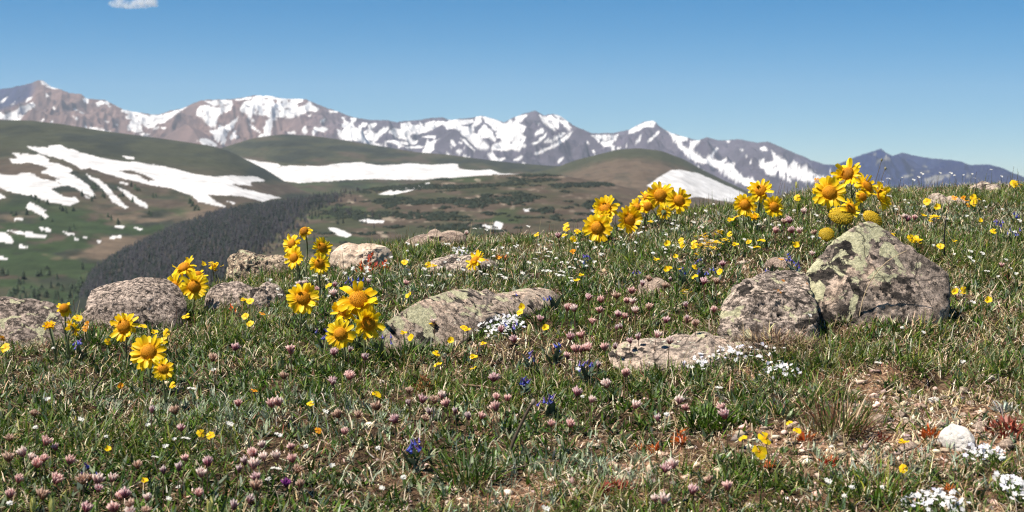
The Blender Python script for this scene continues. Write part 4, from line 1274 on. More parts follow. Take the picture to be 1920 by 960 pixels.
def petal_ring(mode, seed, npet=26):
    """rays of a sunflower whose whole width is 1; three teeth at each tip"""
    rg = np.random.default_rng(seed)
    b = Buf()
    for i in range(npet):
        if mode != 'open' and rg.random() < 0.06: continue
        if mode == 'open' and rg.random() < 0.03: continue
        a = 2 * np.pi * i / npet + rg.normal(0, 0.06)
        Ln = rg.uniform(0.29, 0.37); w = rg.uniform(0.11, 0.165)
        el = rg.normal(0.26, 0.2)
        cv = rg.normal(-0.35, 0.3)
        if mode == 'droop': el, cv = rg.normal(-0.5, 0.35), rg.normal(-1.2, 0.5); Ln *= 0.75
        if mode == 'cup': el, cv = rg.normal(0.95, 0.2), rg.normal(-0.2, 0.3); Ln *= 0.9
        if mode == 'ragged': el, cv = rg.normal(0.1, 0.45), rg.normal(-0.3, 0.9)
        if mode == 'wind': el, cv = 0.25 + 0.9 * max(0, math.cos(a - 2.2)) + rg.normal(0, .2), rg.normal(-0.2, 0.5)
        if mode == 'spent': el, cv = rg.normal(-0.2, 0.5), rg.normal(-0.6, 0.9); Ln *= 0.55; w *= 0.45
        if rg.random() < 0.10: cv += rg.choice([-1.4, 1.3]); Ln *= rg.uniform(0.7, 1.0)     # a curled or torn ray
        seg = 5
        tw = rg.normal(0, 0.25)
        r, z, th = 0.165, -0.02 + rg.uniform(-0.012, 0.012), el
        prof = [0.5, 0.8, 0.98, 1.0, 0.92, 0.8]
        rows, cols = [], []
        cbase = np.array(Y_OR); ctip = np.array(Y_PET2 if rg.random() < .5 else Y_PET) * rg.uniform(0.88, 1.05)
        for k in range(seg + 1):
            t = k / seg
            if k:
                th = el + cv * t
                r += Ln / seg * math.cos(th); z += Ln / seg * math.sin(th)
            hw = w / 2 * prof[k]
            for q in (-1, -0.36, 0.36, 1):
                dz = 0.022 * (abs(q) - 0.5) * (1 if k else 0) + q * hw * math.sin(tw * t)
                rr = r
                if k == seg: rr = r + (0.035 if abs(q) < 0.5 else -0.012) * rg.uniform(0.4, 1.2)
                rows.append((rr * math.cos(a) - q * hw * math.sin(a), rr * math.sin(a) + q * hw * math.cos(a), z + dz))
                cols.append(cbase * (1 - min(1, t * 1.6)) + ctip * min(1, t * 1.6))
        b.add(rows, grid_faces(seg + 1, 4), cols)
    return b.mesh('petal_ring', M_PETAL)


def disc_mesh(kind, seed):
    rg = np.random.default_rng(seed)
    b = Buf()
    r0, h = (0.205, 0.115) if kind != 'cone' else (0.43, 0.17)
    if kind == 'side': r0, h = 0.22, 0.16
    # dome
    nr, ns = 7, 22
    V = [(0, 0, h)]; c0 = {'cone': (0.30, 0.21, 0.012), 'dark': (0.33, 0.13, 0.006)}.get(kind, (0.55, 0.22, 0.006))
    for i in range(1, nr + 1):
        f = i / nr * math.pi / 2
        for k in range(ns):
            V.append((r0 * math.sin(f) * math.cos(2 * math.pi * k / ns), r0 * math.sin(f) * math.sin(2 * math.pi * k / ns), h * math.cos(f) - (0.03 if i == nr else 0)))
    F3 = [(0, 1 + k, 1 + (k + 1) % ns) for k in range(ns)]
    F4 = [(1 + i * ns + k, 1 + (i + 1) * ns + k, 1 + (i + 1) * ns + (k + 1) % ns, 1 + i * ns + (k + 1) % ns) for i in range(nr - 1) for k in range(ns)]
    V = np.array(V)
    b.add(V, F3, c0); b.F4.append(np.array(F4)); 
    # florets
    nf = 190 if kind != 'cone' else 420
    for i in range(nf):
        t = math.sqrt((i + 0.5) / nf); a = i * 2.39996 + (rg.normal(0, 0.25) if kind == 'cone' else 0)
        f = t * math.pi / 2 * 0.98
        n = np.array([math.sin(f) * math.cos(a), math.sin(f) * math.sin(a), math.cos(f) * 1.0])
        p = np.array([r0 * n[0], r0 * n[1], h * n[2]])
        u = np.cross(n, (0.3, 0.5, 0.8)); u /= np.linalg.norm(u); w = np.cross(n, u)
        s = r0 * (0.062 if kind != 'cone' else 0.04); ln = r0 * rg.uniform(0.10, 0.20) * (1.25 if t > 0.6 else 1)
        if kind == 'cone': ln *= 0.8
        q = [p + s * (math.cos(g) * u + math.sin(g) * w) for g in (0, 1.57, 3.14, 4.71)] + [p + n * ln]
        if kind == 'cone': cb, ct = np.array((0.38, 0.25, 0.010)), np.array((0.86, 0.56, 0.02)) * rg.uniform(0.6, 1.05)
        else:
            cb = np.array((0.50, 0.19, 0.006)) * rg.uniform(0.7, 1.1); ct = np.array((0.86, 0.45, 0.012)) if t > 0.35 or rg.random() < .4 else np.array((0.60, 0.25, 0.01))
            if kind == 'dark': ct = ct * 0.7
        b.add(q, [(0, 1, 4), (1, 2, 4), (2, 3, 4), (3, 0, 4)], [cb] * 4 + [ct])
    if kind == 'cone':          # green bracts under a spent head
        for i in range(30):
            a = i * 0.2094; r1 = 0.40
            p0 = np.array([0.16 * math.cos(a), 0.16 * math.sin(a), -0.22]); p1 = np.array([r1 * math.cos(a), r1 * math.sin(a), -0.02]); sd = np.array([-math.sin(a), math.cos(a), 0]) * 0.05
            b.add([p0 - sd * .5, p0 + sd * .5, p1 + sd, p1 - sd], [(0, 1, 2, 3)], (0.22, 0.24, 0.05))
    return b.mesh('flower_disc', M_DISC, False)


def calyx_mesh():
    """green cup of bracts behind a head"""
    b = Buf()
    ns = 14
    V = [(0, 0, -0.11)] + [(0.11 * math.cos(2 * math.pi * k / ns), 0.11 * math.sin(2 * math.pi * k / ns), -0.09) for k in range(ns)] + [(0.20 * math.cos(2 * math.pi * k / ns), 0.20 * math.sin(2 * math.pi * k / ns), -0.03) for k in range(ns)]
    b.add(V, [(0, 1 + (k + 1) % ns, 1 + k) for k in range(ns)], (0.16, 0.20, 0.08))
    b.F4.append(np.array([(1 + k, 1 + (k + 1) % ns, 1 + ns + (k + 1) % ns, 1 + ns + k) for k in range(ns)]))
    return b.mesh('calyx', M_STEM, True)


def leaf_mesh(name, L, W, col, bend=0.9, lean=0.5, seg=5, curl=0.0):
    v, f, c = blades(np.zeros((1, 3)), np.array([L]), np.array([W]), np.array([lean]), np.array([bend]), np.array([0.0]), np.array([col]), seg, 0.15, curl, None, np.array([math.pi / 2]))
    b = Buf(); b.add(v, f, c)
    return b.mesh(name, M_STEM)


RINGS = {m: [petal_ring(m, 100 + 7 * i + 131 * j, 27 + (5 * i) % 8) for i in range(n)] for j, (m, n) in enumerate([('open', 10), ('droop', 3), ('cup', 2), ('ragged', 9), ('wind', 4), ('spent', 3)])}
DISCS = {k: disc_mesh(k, 5 + i) for i, k in enumerate(['face', 'dark', 'cone'])}
CALYX = calyx_mesh()
SLEAF = [leaf_mesh('leaf', 0.060, 0.0042, (0.11, 0.145, 0.06), 1.0, 0.35), leaf_mesh('leaf', 0.048, 0.0036, (0.085, 0.12, 0.045), 1.5, 0.6), leaf_mesh('leaf', 0.07, 0.0045, (0.14, 0.17, 0.085), 0.6, 0.25)]
LAND = []          # landmarks for telling the small flowers apart


def sunflower(px, py, d, yaw, tilt, ring, disc, label, h=0.085, group='alpine sunflowers on the slope', roll=None, squash=1.0):
    p, g = place(px, py, h)
    size = d / F * p[1] * 1.14
    n = facing(yaw, tilt)
    rg = np.random.default_rng(int(px * 13 + py))
    base = np.array([p[0] + rg.uniform(-0.008, 0.008) - n[0] * 0.02, p[1] + 0.02 + rg.uniform(0, 0.006), 0])
    base[2] = ground_z(base[0], base[1]) - 0.003
    t = obj('sunflower', None, None, tuple(base), label=label, category='sunflower', group=group)
    t.empty_display_size = 0.02
    hd = p - base
    back = hd - n * 0.07 * size
    hh = max(hd[2], 0.01)
    b = Buf()
    tube(b, bez((0, 0, 0), (0, 0, 0.5 * hh), back - n * 0.35 * hh * 0.7 - np.array([0, 0, 0.12 * hh]), back, 9), np.linspace(0.0024, 0.0019, 9), np.linspace((0.14, 0.15, 0.07), (0.20, 0.23, 0.12), 9), 6)
    obj('stem', b.mesh('stem', M_STEM, True), t)
    q = quat_to(n)
    if roll is None: roll = rg.uniform(0, 6.28)
    q = q @ Quaternion((0, 0, 1), roll)
    obj('flower_disc', DISCS[disc], t, tuple(hd), q, size)
    obj('calyx', CALYX, t, tuple(hd), q, size)
    if ring:
        L_ = RINGS[ring]
        obj('petal_ring', L_[int(rg.integers(len(L_)))], t, tuple(hd), q, (size * squash, size, size))
    for k in range(int(rg.integers(6, 10))):
        a = rg.uniform(0, 6.28)
        z0 = rg.uniform(0.0, 0.45) * hh
        obj('leaf', SLEAF[k % 3], t, (0.001 * math.cos(a), 0.001 * math.sin(a), z0), (0, 0, a), rg.uniform(0.6, 1.0))
    LAND.append((px, py, None))
    return t


for a in [
    (120, 578, 36, 8, 25, 'droop', 'face', 'drooping orange sunflower on a stalk between the left slab and the round boulder'),
    (92, 612, 26, -10, 60, 'cup', 'face', 'small half open sunflower low in front of the lichen crusted left slab'),
    (137, 614, 32, 130, 35, 'ragged', 'dark', 'withered sunflower turned away, its back to us, beside the left slab'),
    (232, 612, 52, -14, 18, 'ragged', 'face', 'big shaggy sunflower in front of the round speckled boulder'),
    (278, 660, 59, -4, 22, 'open', 'face', 'large open sunflower standing lowest but one on the left slope'),
    (306, 692, 38, 16, 25, 'ragged', 'face', 'small ragged sunflower tucked under the large open one on the left'),
    (345, 501, 46, -30, 48, 'ragged', 'face', 'top sunflower of the trio right of the round boulder'),
    (327, 539, 44, -34, 8, 'open', 'face', 'left sunflower of the trio right of the round boulder, face turned aside'),
    (364, 537, 45, 2, 12, 'open', 'face', 'front facing sunflower at the right of the trio by the round boulder'),
    (372, 514, 32, 40, 62, 'ragged', 'face', 'half hidden sunflower behind the trio by the round boulder'),
    (568, 559, 52, 10, 22, 'open', 'face', 'lone sunflower midway between the jagged rock and the tight bunch'),
    (570, 433, 34, -24, 40, 'droop', 'dark', 'browning sunflower, topmost of the tall five against the dark valley', 0.15),
    (547, 457, 34, -34, 15, 'open', 'face', 'upper left sunflower of the tall five against the dark valley', 0.125),
    (551, 483, 36, -28, 12, 'open', 'face', 'lower left sunflower of the tall five against the dark valley', 0.10),
    (604, 464, 35, 36, 15, 'open', 'face', 'upper right sunflower of the tall five against the dark valley', 0.115),
    (599, 494, 34, 18, 14, 'open', 'face', 'lower right sunflower of the tall five against the dark valley', 0.095),
    (672, 562, 72, 14, 34, 'ragged', 'face', 'biggest sunflower, on top of the tight bunch left of the long boulder', 0.12),
    (647, 581, 50, -26, 28, 'ragged', 'face', 'sunflower half hidden behind the biggest one in the tight bunch', 0.095),
    (690, 607, 56, 28, 18, 'wind', 'face', 'windblown sunflower at the right of the tight bunch by the long boulder', 0.09),
    (638, 626, 48, -8, 16, 'open', 'face', 'lowest sunflower of the tight bunch left of the long boulder', 0.075),
    (890, 488, 36, -52, 40, 'ragged', 'face', 'single side facing sunflower in front of the moss cushion', 0.05),
    (1135, 391, 46, -20, 24, 'wind', 'face', 'upper left sunflower of the skyline bunch before the snow wedge'),
    (1120, 427, 48, -10, 14, 'open', 'face', 'lower left sunflower of the skyline bunch before the snow wedge', 0.06),
    (1128, 411, 34, -5, 40, 'ragged', 'face', 'sunflower squeezed between the two left ones of the skyline bunch', 0.075),
    (1180, 412, 45, 22, 14, 'wind', 'face', 'windswept sunflower at the front middle of the skyline bunch', 0.06),
    (1194, 389, 30, -26, 14, 'open', 'face', 'small sunflower left of the tallest one in the skyline bunch', 0.08),
    (1215, 387, 34, 4, 10, 'droop', 'face', 'drooping sunflower directly under the tallest one in the skyline bunch', 0.08),
    (1214, 368, 32, -30, 44, 'ragged', 'face', 'raised sunflower behind the drooping one in the skyline bunch', 0.1),
    (1238, 366, 47, 4, 20, 'open', 'face', 'tallest sunflower of the skyline bunch, seen against the snow wedge', 0.1),
    (1273, 376, 41, 10, 16, 'open', 'face', 'rightmost sunflower of the skyline bunch, seen against the snow wedge', 0.09),
    (1245, 398, 24, 150, 10, 'open', 'dark', 'sunflower seen from behind below the tallest one of the skyline bunch', 0.06),
    (1397, 384, 38, -4, 12, 'open', 'face', 'left sunflower of the four beside the end of the snow wedge'),
    (1426, 357, 42, -10, 24, 'ragged', 'face', 'top sunflower of the four beside the end of the snow wedge', 0.1),
    (1451, 388, 36, 14, 14, 'open', 'face', 'right sunflower of the four beside the end of the snow wedge', 0.08),
    (1414, 408, 24, 0, 66, 'cup', 'face', 'half open sunflower, lowest of the four beside the snow wedge', 0.05),
    (1555, 361, 53, -12, 16, 'open', 'face', 'broad sunflower in front of the dark skyline rock', 0.1),
    (1589, 326, 52, -40, 22, 'wind', 'dark', 'windblown sunflower standing highest above the big wedge boulder', 0.125),
    (1626, 349, 46, 40, 30, 'ragged', 'face', 'sunflower right of the highest one above the wedge boulder', 0.1),
    (1618, 369, 32, 30, 10, 'droop', 'face', 'bent sunflower below the two highest ones above the wedge boulder', 0.08),
    (1652, 367, 50, 46, 12, 'wind', 'face', 'narrow sideways sunflower at the right of the group above the wedge boulder', 0.09),
    (1595, 391, 38, 30, 16, 'ragged', 'face', 'small sunflower just over the spent heads above the wedge boulder', 0.08),
]:
    sunflower(*a)
for a in [
    (1577, 406, 44, 4, 50, 'spent', 'cone', 'widest nearly petal-less spent sunflower head standing over the wedge boulder', 0.06),
    (1636, 411, 38, 30, 45, 'spent', 'cone', 'spent sunflower head with shrivelled rays peeping over the boulder tip', 0.05),
    (1550, 440, 28, -8, 36, 'spent', 'cone', 'smallest spent sunflower head, left of the wedge boulder tip', 0.05),
]:
    sunflower(*a, group='spent sunflower heads by the wedge boulder')
for t in bpy.data.objects:
    if t.name.startswith('sunflower') and 'spent' in t.get('label', '') and t.get('group', '').startswith('spent'):
        t.name = 'spent_sunflower'

# ------------------------------------------------------------------ telling the small flowers apart
LANDMARKS = [
    ('the lichen crusted left slab', 40, 610), ('the drooping orange sunflower', 118, 590), ('the round speckled boulder', 245, 560), ('the big shaggy sunflower', 235, 625), ('the large open sunflower', 278, 668),
    ('the small ragged sunflower', 308, 705), ('the sunflower trio', 350, 530), ('the jagged tan rock', 470, 500), ('the low grey rock', 430, 560), ('the knobbly grey rock', 495, 560), ('the lone sunflower', 568, 565),
    ('the tall five sunflowers', 575, 490), ('the pale cream rock', 672, 485), ('the tight sunflower bunch', 660, 610), ('the flat tan rock', 815, 448), ('the moss cushion', 908, 476), ('the long lichen boulder', 790, 600),
    ('the white phlox mat', 920, 592), ('the long boulder\'s right end', 1030, 545), ('the small pinkish stone', 1222, 538), ('the skyline sunflower bunch', 1190, 400), ('the four skyline sunflowers', 1425, 385), ('the dark skyline rock', 1560, 348),
    ('the wedge boulder', 1640, 520), ('the spent sunflower heads', 1590, 415), ('the grey cracked rock', 1440, 570), ('the flat clover slab', 1300, 660), ('the small pink stone', 1462, 497), ('the flat pinkish stone', 1770, 382), ('the long phlox strip', 1420, 690),
    ('the white quartz stone', 1793, 822), ('the burrow hole', 1732, 722), ('the tall grass tuft', 1570, 770), ('the dark grass tuft', 850, 870), ('the fallen twig', 910, 725), ('the leaning dry stalk', 975, 800), ('the brown seed head', 795, 712),
    ('the corner phlox mat', 1740, 945), ('the red stonecrop patch', 1890, 800), ('the slanting dead twig', 188, 715), ('the bent straw stalk', 1640, 540), ('the orange paintbrush', 1273, 825), ('the pale bud at the bottom edge', 98, 953),
]
ORD = ['', 'second', 'third', 'fourth', 'fifth', 'sixth', 'seventh', 'eighth', 'ninth', 'tenth', 'eleventh', 'twelfth', 'thirteenth', 'fourteenth', 'fifteenth', 'sixteenth', 'seventeenth', 'eighteenth', 'nineteenth', 'twentieth']
NAMED = []


def register(o, look, plural, px, py):
    NAMED.append((o, look, plural, px, py))


def write_labels():
    groups = {}
    for o, look, plural, px, py in NAMED:
        best = min(LANDMARKS, key=lambda l: (l[1] - px) ** 2 + (1.6 * (l[2] - py)) ** 2)
        dx, dy = px - best[1], 1.6 * (py - best[2])
        if math.hypot(dx, dy) < 26: rel = 'right at'
        elif abs(dx) > abs(dy): rel = 'left of' if dx < 0 else 'right of'
        else: rel = 'in front of' if dy > 0 else 'behind'
        groups.setdefault((look, plural, rel, best[0]), []).append((px, o))
    for (look, plural, rel, lm), L in groups.items():
        L.sort(key=lambda q: q[0])
        for i, (px, o) in enumerate(L):
            if len(L) == 1: s = f'{look} {rel} {lm}'
            elif i == 0: s = f'leftmost {look} of those {rel} {lm}'
            elif i == len(L) - 1: s = f'rightmost {look} of those {rel} {lm}'
            else: s = f'{ORD[min(i, 19)]} {look} from the left of those {rel} {lm}'
            w = s.split()
            if len(w) > 16:
                s = s.replace(' from the left of those', ' from left')
            o['label'] = s


# ------------------------------------------------------------------ clovers
def clover_head(style, seed):
    rg = np.random.default_rng(seed)
    b = Buf()
    n = {'bud': 9}.get(style, 17)
    base, mid, tip = {'rose': ((0.34, 0.11, 0.10), (0.62, 0.27, 0.27), (0.88, 0.64, 0.58)), 'pale': ((0.44, 0.17, 0.17), (0.74, 0.46, 0.44), (0.90, 0.78, 0.71)), 'mauve': ((0.22, 0.06, 0.07), (0.48, 0.15, 0.21), (0.78, 0.58, 0.57)),
                      'brown': ((0.22, 0.10, 0.065), (0.42, 0.23, 0.16), (0.68, 0.50, 0.39)), 'purple': ((0.05, 0.006, 0.05), (0.14, 0.012, 0.14), (0.30, 0.06, 0.30)), 'bud': ((0.20, 0.08, 0.08), (0.38, 0.17, 0.20), (0.72, 0.60, 0.58))}[style]
    for i in range(n):
        t = (i + 0.5) / n
        a = i * 2.39996
        sp = (0.05 + 0.45 * math.sqrt(t)) * rg.uniform(0.75, 1.2)
        if style == 'bud': sp *= 0.5
        if style == 'brown': sp *= 1.15
        d = np.array([math.sin(sp) * math.cos(a), math.sin(sp) * math.sin(a), math.cos(sp)])
        Lf = rg.uniform(0.72, 1.0) * (1 - 0.15 * t)
        p0 = np.array([0.10 * math.cos(a) * math.sqrt(t), 0.10 * math.sin(a) * math.sqrt(t), -0.05 * t])
        u = np.array([-math.sin(a), math.cos(a), 0]); v = np.cross(d, u)
        rad = [0.05, 0.10, 0.13, 0.105, 0.02]; ts = [0, 0.25, 0.55, 0.82, 1.0]
        cs = [base, base, mid, tip, tip]
        V, C = [], []
        for r_, s_, c_ in zip(rad, ts, cs):
            for k in range(4):
                g = k * math.pi / 2 + 0.4
                V.append(p0 + d * Lf * s_ + r_ * (math.cos(g) * u + 0.7 * math.sin(g) * v) + u * 0 + v * (-0.10 * s_ * s_))
                C.append(np.array(c_) * rg.uniform(0.85, 1.12))
        b.add(V, [(q * 4 + k, q * 4 + (k + 1) % 4, q * 4 + 4 + (k + 1) % 4, q * 4 + 4 + k) for q in range(4) for k in range(4)], C)
    return b.mesh('flower_head', M_PETAL, True)


CLOV = {s: [clover_head(s, 50 + 9 * i) for i in range(3)] for s in ('rose', 'pale', 'mauve', 'brown', 'purple', 'bud')}
CL_LOOK = {'rose': ('dusky rose clover head',) * 2, 'pale': ('pale pink clover head',) * 2, 'mauve': ('magenta clover head',) * 2, 'brown': ('withered brown clover head',) * 2, 'purple': ('deep purple clover head',) * 2, 'bud': ('narrow closed clover bud',) * 2}


def stem_mesh(h, lean, r, col):
    b = Buf()
    tube(b, bez((0, 0, 0), (lean[0] * .1, lean[1] * .1, h * .4), (lean[0] * .6, lean[1] * .6, h * .75), (lean[0], lean[1], h), 6), np.linspace(r, r * 0.8, 6), col, 5)
    return b.mesh('stem', M_STEM, True)


def on_stem(name, px, py, h, category, group, lean=None, r=0.0009, col=(0.16, 0.13, 0.07)):
    """an Empty at the root with a stem up to the place where the flower is seen"""
    p, g = place(px, py, h)
    rg = np.random.default_rng(int(px * 31 + py * 7))
    ln = np.array([rg.uniform(-0.008, 0.008), rg.uniform(-0.012, 0.004)]) if lean is None else np.array(lean)
    base = np.array([p[0] - ln[0], p[1] - ln[1], 0.0]); base[2] = float(ground_z(base[0], base[1]))
    hh = p[2] - base[2]
    t = obj(name, None, None, tuple(base), category=category, group=group)
    t.empty_display_size = 0.01
    obj('stem', stem_mesh(hh, ln, r, col), t)
    return t, p, p - base, rg


CP = []
z8 = lambda L, st=None: [(x / 3, 640 + y / 3, st) for x, y in L]
CP += z8([(55,525),(255,540),(315,578),(130,605),(172,632),(245,640),(388,650),(212,665),(100,755),(310,755),(500,750),(555,810),(630,750),(775,678),(55,840),(482,915),(640,915),(700,835),(672,855),(740,895),(825,860),(1045,640),(1130,722),(1170,660),(1120,835),(1425,610),(1425,670),(1640,575),(1650,640),(1670,700),(1445,745),(1690,785),(1475,565),(1020,470),(1340,330),(1530,330),(1570,320),(1320,15),(1635,40),(1880,40),(190,385)])
CP += z8([(50,632),(465,755),(235,840),(822,935),(1440,790),(985,370),(1195,75),(1595,175),(1900,390)], 'brown')
CP += z8([(920,708),(1005,688),(1315,905),(1400,870),(1345,700),(1380,655),(855,368),(1870,215)], 'bud')
CP += z8([(1485,630),(1557,625),(740,940),(545,755)], 'pale') + z8([(1610,780)], 'purple')
zb = lambda L, st=None: [(640 + x / 3, 640 + y / 3, st) for x, y in L]
CP += zb([(45,175),(130,70),(380,258),(455,305),(525,310),(560,285),(590,330),(95,395),(200,345),(470,415),(785,400),(855,185),(875,295),(935,300),(870,350),(1180,445),(1285,445),(1325,265),(1595,160),(1310,25),(1345,25),(1395,10),(1480,15),(1820,695),(1865,670),(15,490),(305,420)])
CP += zb([(1405,310),(1495,220),(1650,335),(1900,310),(1765,865),(1810,865)], 'pale') + zb([(380,330),(640,375),(715,405),(1445,115),(1275,65),(1780,415),(495,375)], 'bud')
zc = lambda L, st=None: [(480 + x / 3, 400 + y / 3, st) for x, y in L]
CP += zc([(440,385),(340,410),(440,430),(845,375),(195,745),(525,890),(1765,675),(1830,665),(1750,780),(1800,745),(1850,740),(1890,590),(1870,735),(1380,635),(1790,520),(1750,515),(1865,450),(1185,95),(1330,910)])
CP += zc([(240,380),(275,375),(632,365),(1000,590)], 'pale') + zc([(525,750),(615,790)], 'bud') + zc([(440,765),(430,925),(1600,575),(1455,690)], 'mauve')
zd = lambda L, st=None: [(1000 + x / 3.84, 340 + y / 3.84, st) for x, y in L]
CP += zd([(400,815),(490,830),(600,800),(680,835),(740,905),(475,905),(610,935),(245,885),(705,765),(180,370),(1805,270),(1840,250),(1865,330),(1745,330)]) + zd([(300,890),(1225,700),(1365,575)], 'mauve') + zd([(830,680),(945,730),(1315,695),(830,885)], 'brown') + zd([(785,715),(990,685),(1100,870)], 'bud') + zd([(715,840)], 'pale')
ze = lambda L, st=None: [(1280 + x / 3, 400 + y / 3, st) for x, y in L]
CP += ze([(520,80),(610,80),(745,90),(600,25),(570,30),(75,600),(1795,275),(1265,15)]) + ze([(660,80),(730,210)], 'pale') + ze([(225,265),(115,360)], 'mauve') + ze([(185,365),(25,580),(175,525)], 'brown')
zf = lambda L, st=None: [(1150 + x / 5.19, 540 + y / 5.19, st) for x, y in L]
CP += zf([(125,95),(40,220),(105,245),(350,150),(800,310),(120,785),(980,180)]) + zf([(195,100),(215,190),(425,420),(545,480)], 'pale') + zf([(515,280),(170,485)], 'mauve') + zf([(715,265),(710,135),(245,445),(30,360),(75,345),(20,540)], 'bud')
CP += [(1698, 400, 'pale'), (1715, 402, 'rose'), (1507, 390, 'pale'), (1365, 905, 'rose'), (1330, 893, 'brown'), (1298, 912, 'mauve'), (1360, 770, 'mauve'), (1285, 758, 'rose'), (1355, 757, 'rose')]
rgc = np.random.default_rng(3)
for (px, py, st) in CP:
    if st is None:
        st = ['rose', 'rose', 'rose', 'pale', 'brown', 'mauve'][int(rgc.integers(6))]
    t, p, top, rg = on_stem('clover', px, min(py + 4, 958), rgc.uniform(0.045, 0.07), 'clover', 'dwarf clovers in the turf', col=(0.15, 0.09, 0.06))
    s = rg.uniform(0.0135, 0.0205) * (0.9 if st == 'bud' else 1.0)
    obj('flower_head', CLOV[st][int(rg.integers(3))], t, tuple(top - np.array([0, 0, 0.45 * s])), (rg.uniform(-.3, .2), rg.uniform(-.35, .35), rg.uniform(0, 6.28)), s)
    register(t, *CL_LOOK[st], px, py)

# ------------------------------------------------------------------ yellow cinquefoils
def cup_flower(np_, col, ctr, up, seed, wide=0.62, notch=0.0):
    rg = np.random.default_rng(seed)
    b = Buf()
    for i in range(np_):
        a = 2 * np.pi * i / np_ + rg.normal(0, 0.08)
        el = up + rg.normal(0, 0.22)
        L = 0.5 * rg.uniform(0.8, 1.1)
        V, C = [], []
        for k, (t, w) in enumerate([(0.08, 0.08), (0.4, 0.26), (0.74, 0.52), (0.95, 0.46), (1.0, 0.16)]):
            e = el - 0.35 * t
            r, z = L * t * math.cos(e), L * t * math.sin(e)
            for q in (-1, 0, 1):
                rr = r - (notch * 0.1 if (k == 4 and q == 0) else 0)
                V.append((rr * math.cos(a) - q * w * wide * L * math.sin(a), rr * math.sin(a) + q * w * wide * L * math.cos(a), z + 0.03 * abs(q)))
                C.append(np.array(ctr) * (1 - min(1, t * 2)) + np.array(col) * min(1, t * 2))
        b.add(V, grid_faces(5, 3), C)
    Vi, Fi = ico(1)
    b.add(Vi * np.array([0.09, 0.09, 0.06]) + np.array([0, 0, 0.03]), Fi, ctr)
    return b.mesh('blossom', M_PETAL)


CINQ = [cup_flower(5, (0.88, 0.62, 0.01), (0.80, 0.38, 0.01), u, 70 + i, 1.0) for i, u in enumerate((0.25, 0.5, 0.8, 0.35))]
CINO = [cup_flower(5, (0.80, 0.34, 0.012), (0.60, 0.16, 0.01), u, 80 + i, 0.9) for i, u in enumerate((0.4, 0.8))]
CLEAF = leaf_mesh('leaf', 0.022, 0.007, (0.05, 0.085, 0.025), 0.7, 0.7, 4)
YP = [(108,599),(145,597),(10,653),(267,613),(289,624),(312,624),(307,639),(203,641),(460,593),(469,607),(458,564),(469,565),(348,593),(323,722),(582,757),(726,471),(758,492),(803,497),(814,500),(767,553),(977,575),(975,586),(1023,615),(877,620),(870,614),(907,646),(888,671),(887,691),(821,683),(819,663),(772,611),(787,602),(810,606),(757,626),(771,632),(824,592),(787,622),(845,638),(616,536),
      (1266,481),(1230,488),(1249,505),(1255,503),(1273,506),(1303,501),(1251,457),(1277,452),(1279,460),(1302,456),(1302,465),(1368,439),(1379,460),(1405,455),(1427,452),(1419,464),(1492,456),(1081,526),(1090,517),(1062,421),(1062,428),(1059,443),(1075,449),(1006,440),(1350,509),(1220,415),(1381,407),(1370,414),(1495,371),(1303,519),(1083,434),(1096,436),
      (1673,439),(1763,462),(1789,454),(1837,413),(1863,434),(1730,405),(1750,407),(1492,460),(1708,545),(1727,556),(1748,557),(1806,552),(1807,543),(1853,563),(1792,547),(1738,378),(1757,388),(1825,370),(1826,380),(1496,372),(1900,343),(1905,349),
      (202,842),(395,817),(377,813),(270,902),(705,740),(1435,823),(1423,847),(1393,822),(1480,793),(1494,808),(1695,832),(1694,879),(1716,448),(1724,452),(1708,447),(405,497),(397,493),(399,503),(380,495),(404,508)]
YO = [(226,723),(477,732),(838,588),(1465,486),(1074,473),(1807,372),(597,807),(937,483),(1812,376),(1790,371),(165,607),(160,616),(492,588),(5,634),(1532,338),(1815,385)]
BIGY = {(1435,823): 26, (1423,847): 24, (1695,832): 22, (10,653): 18, (977,575): 15}
for (px, py) in YP + YO:
    o_ = (px, py) in YO
    t, p, top, rg = on_stem('cinquefoil', px, py, 0.03 + 0.03 * ((px * 7 + py) % 10) / 10, 'yellow flower', 'small cinquefoils in the turf', col=(0.10, 0.10, 0.04))
    d = BIGY.get((px, py), 15 if py > 560 else 13)
    if o_: d *= 0.8
    d *= 0.84
    s = d * rg.uniform(0.9, 1.2) / F * p[1] * 1.25
    n = facing(rg.uniform(-60, 60), rg.uniform(15, 85))
    m = (CINO if o_ else CINQ)
    obj('blossom', m[int(rg.integers(len(m)))], t, tuple(top), quat_to(n), s)
    for k in range(2):
        obj('leaf', CLEAF, t, (0, 0, 0.004), (0, 0, rg.uniform(0, 6.28)), rg.uniform(0.6, 1))
    register(t, *(('small orange cinquefoil',) * 2 if o_ else ('small yellow cinquefoil',) * 2), px, py)

# golden draba: a stalk with a dense yellow cluster
def yellow_cluster(seed):
    rg = np.random.default_rng(seed)
    b = Buf()
    for i in range(14):
        c = np.array([rg.normal(0, 0.26), rg.normal(0, 0.26), rg.normal(0, 0.22)])
        for k in range(4):
            a = k * math.pi / 2 + rg.uniform(0, 1)
            u = np.array([math.cos(a), math.sin(a), 0.25]); v = np.array([-math.sin(a), math.cos(a), 0])
            b.add([c, c + 0.12 * u - 0.07 * v, c + 0.21 * u, c + 0.12 * u + 0.07 * v], [(0, 1, 2, 3)], np.array((0.86, 0.58, 0.01)) * rg.uniform(0.8, 1.05))
    return b.mesh('blossom_cluster', M_PETAL)


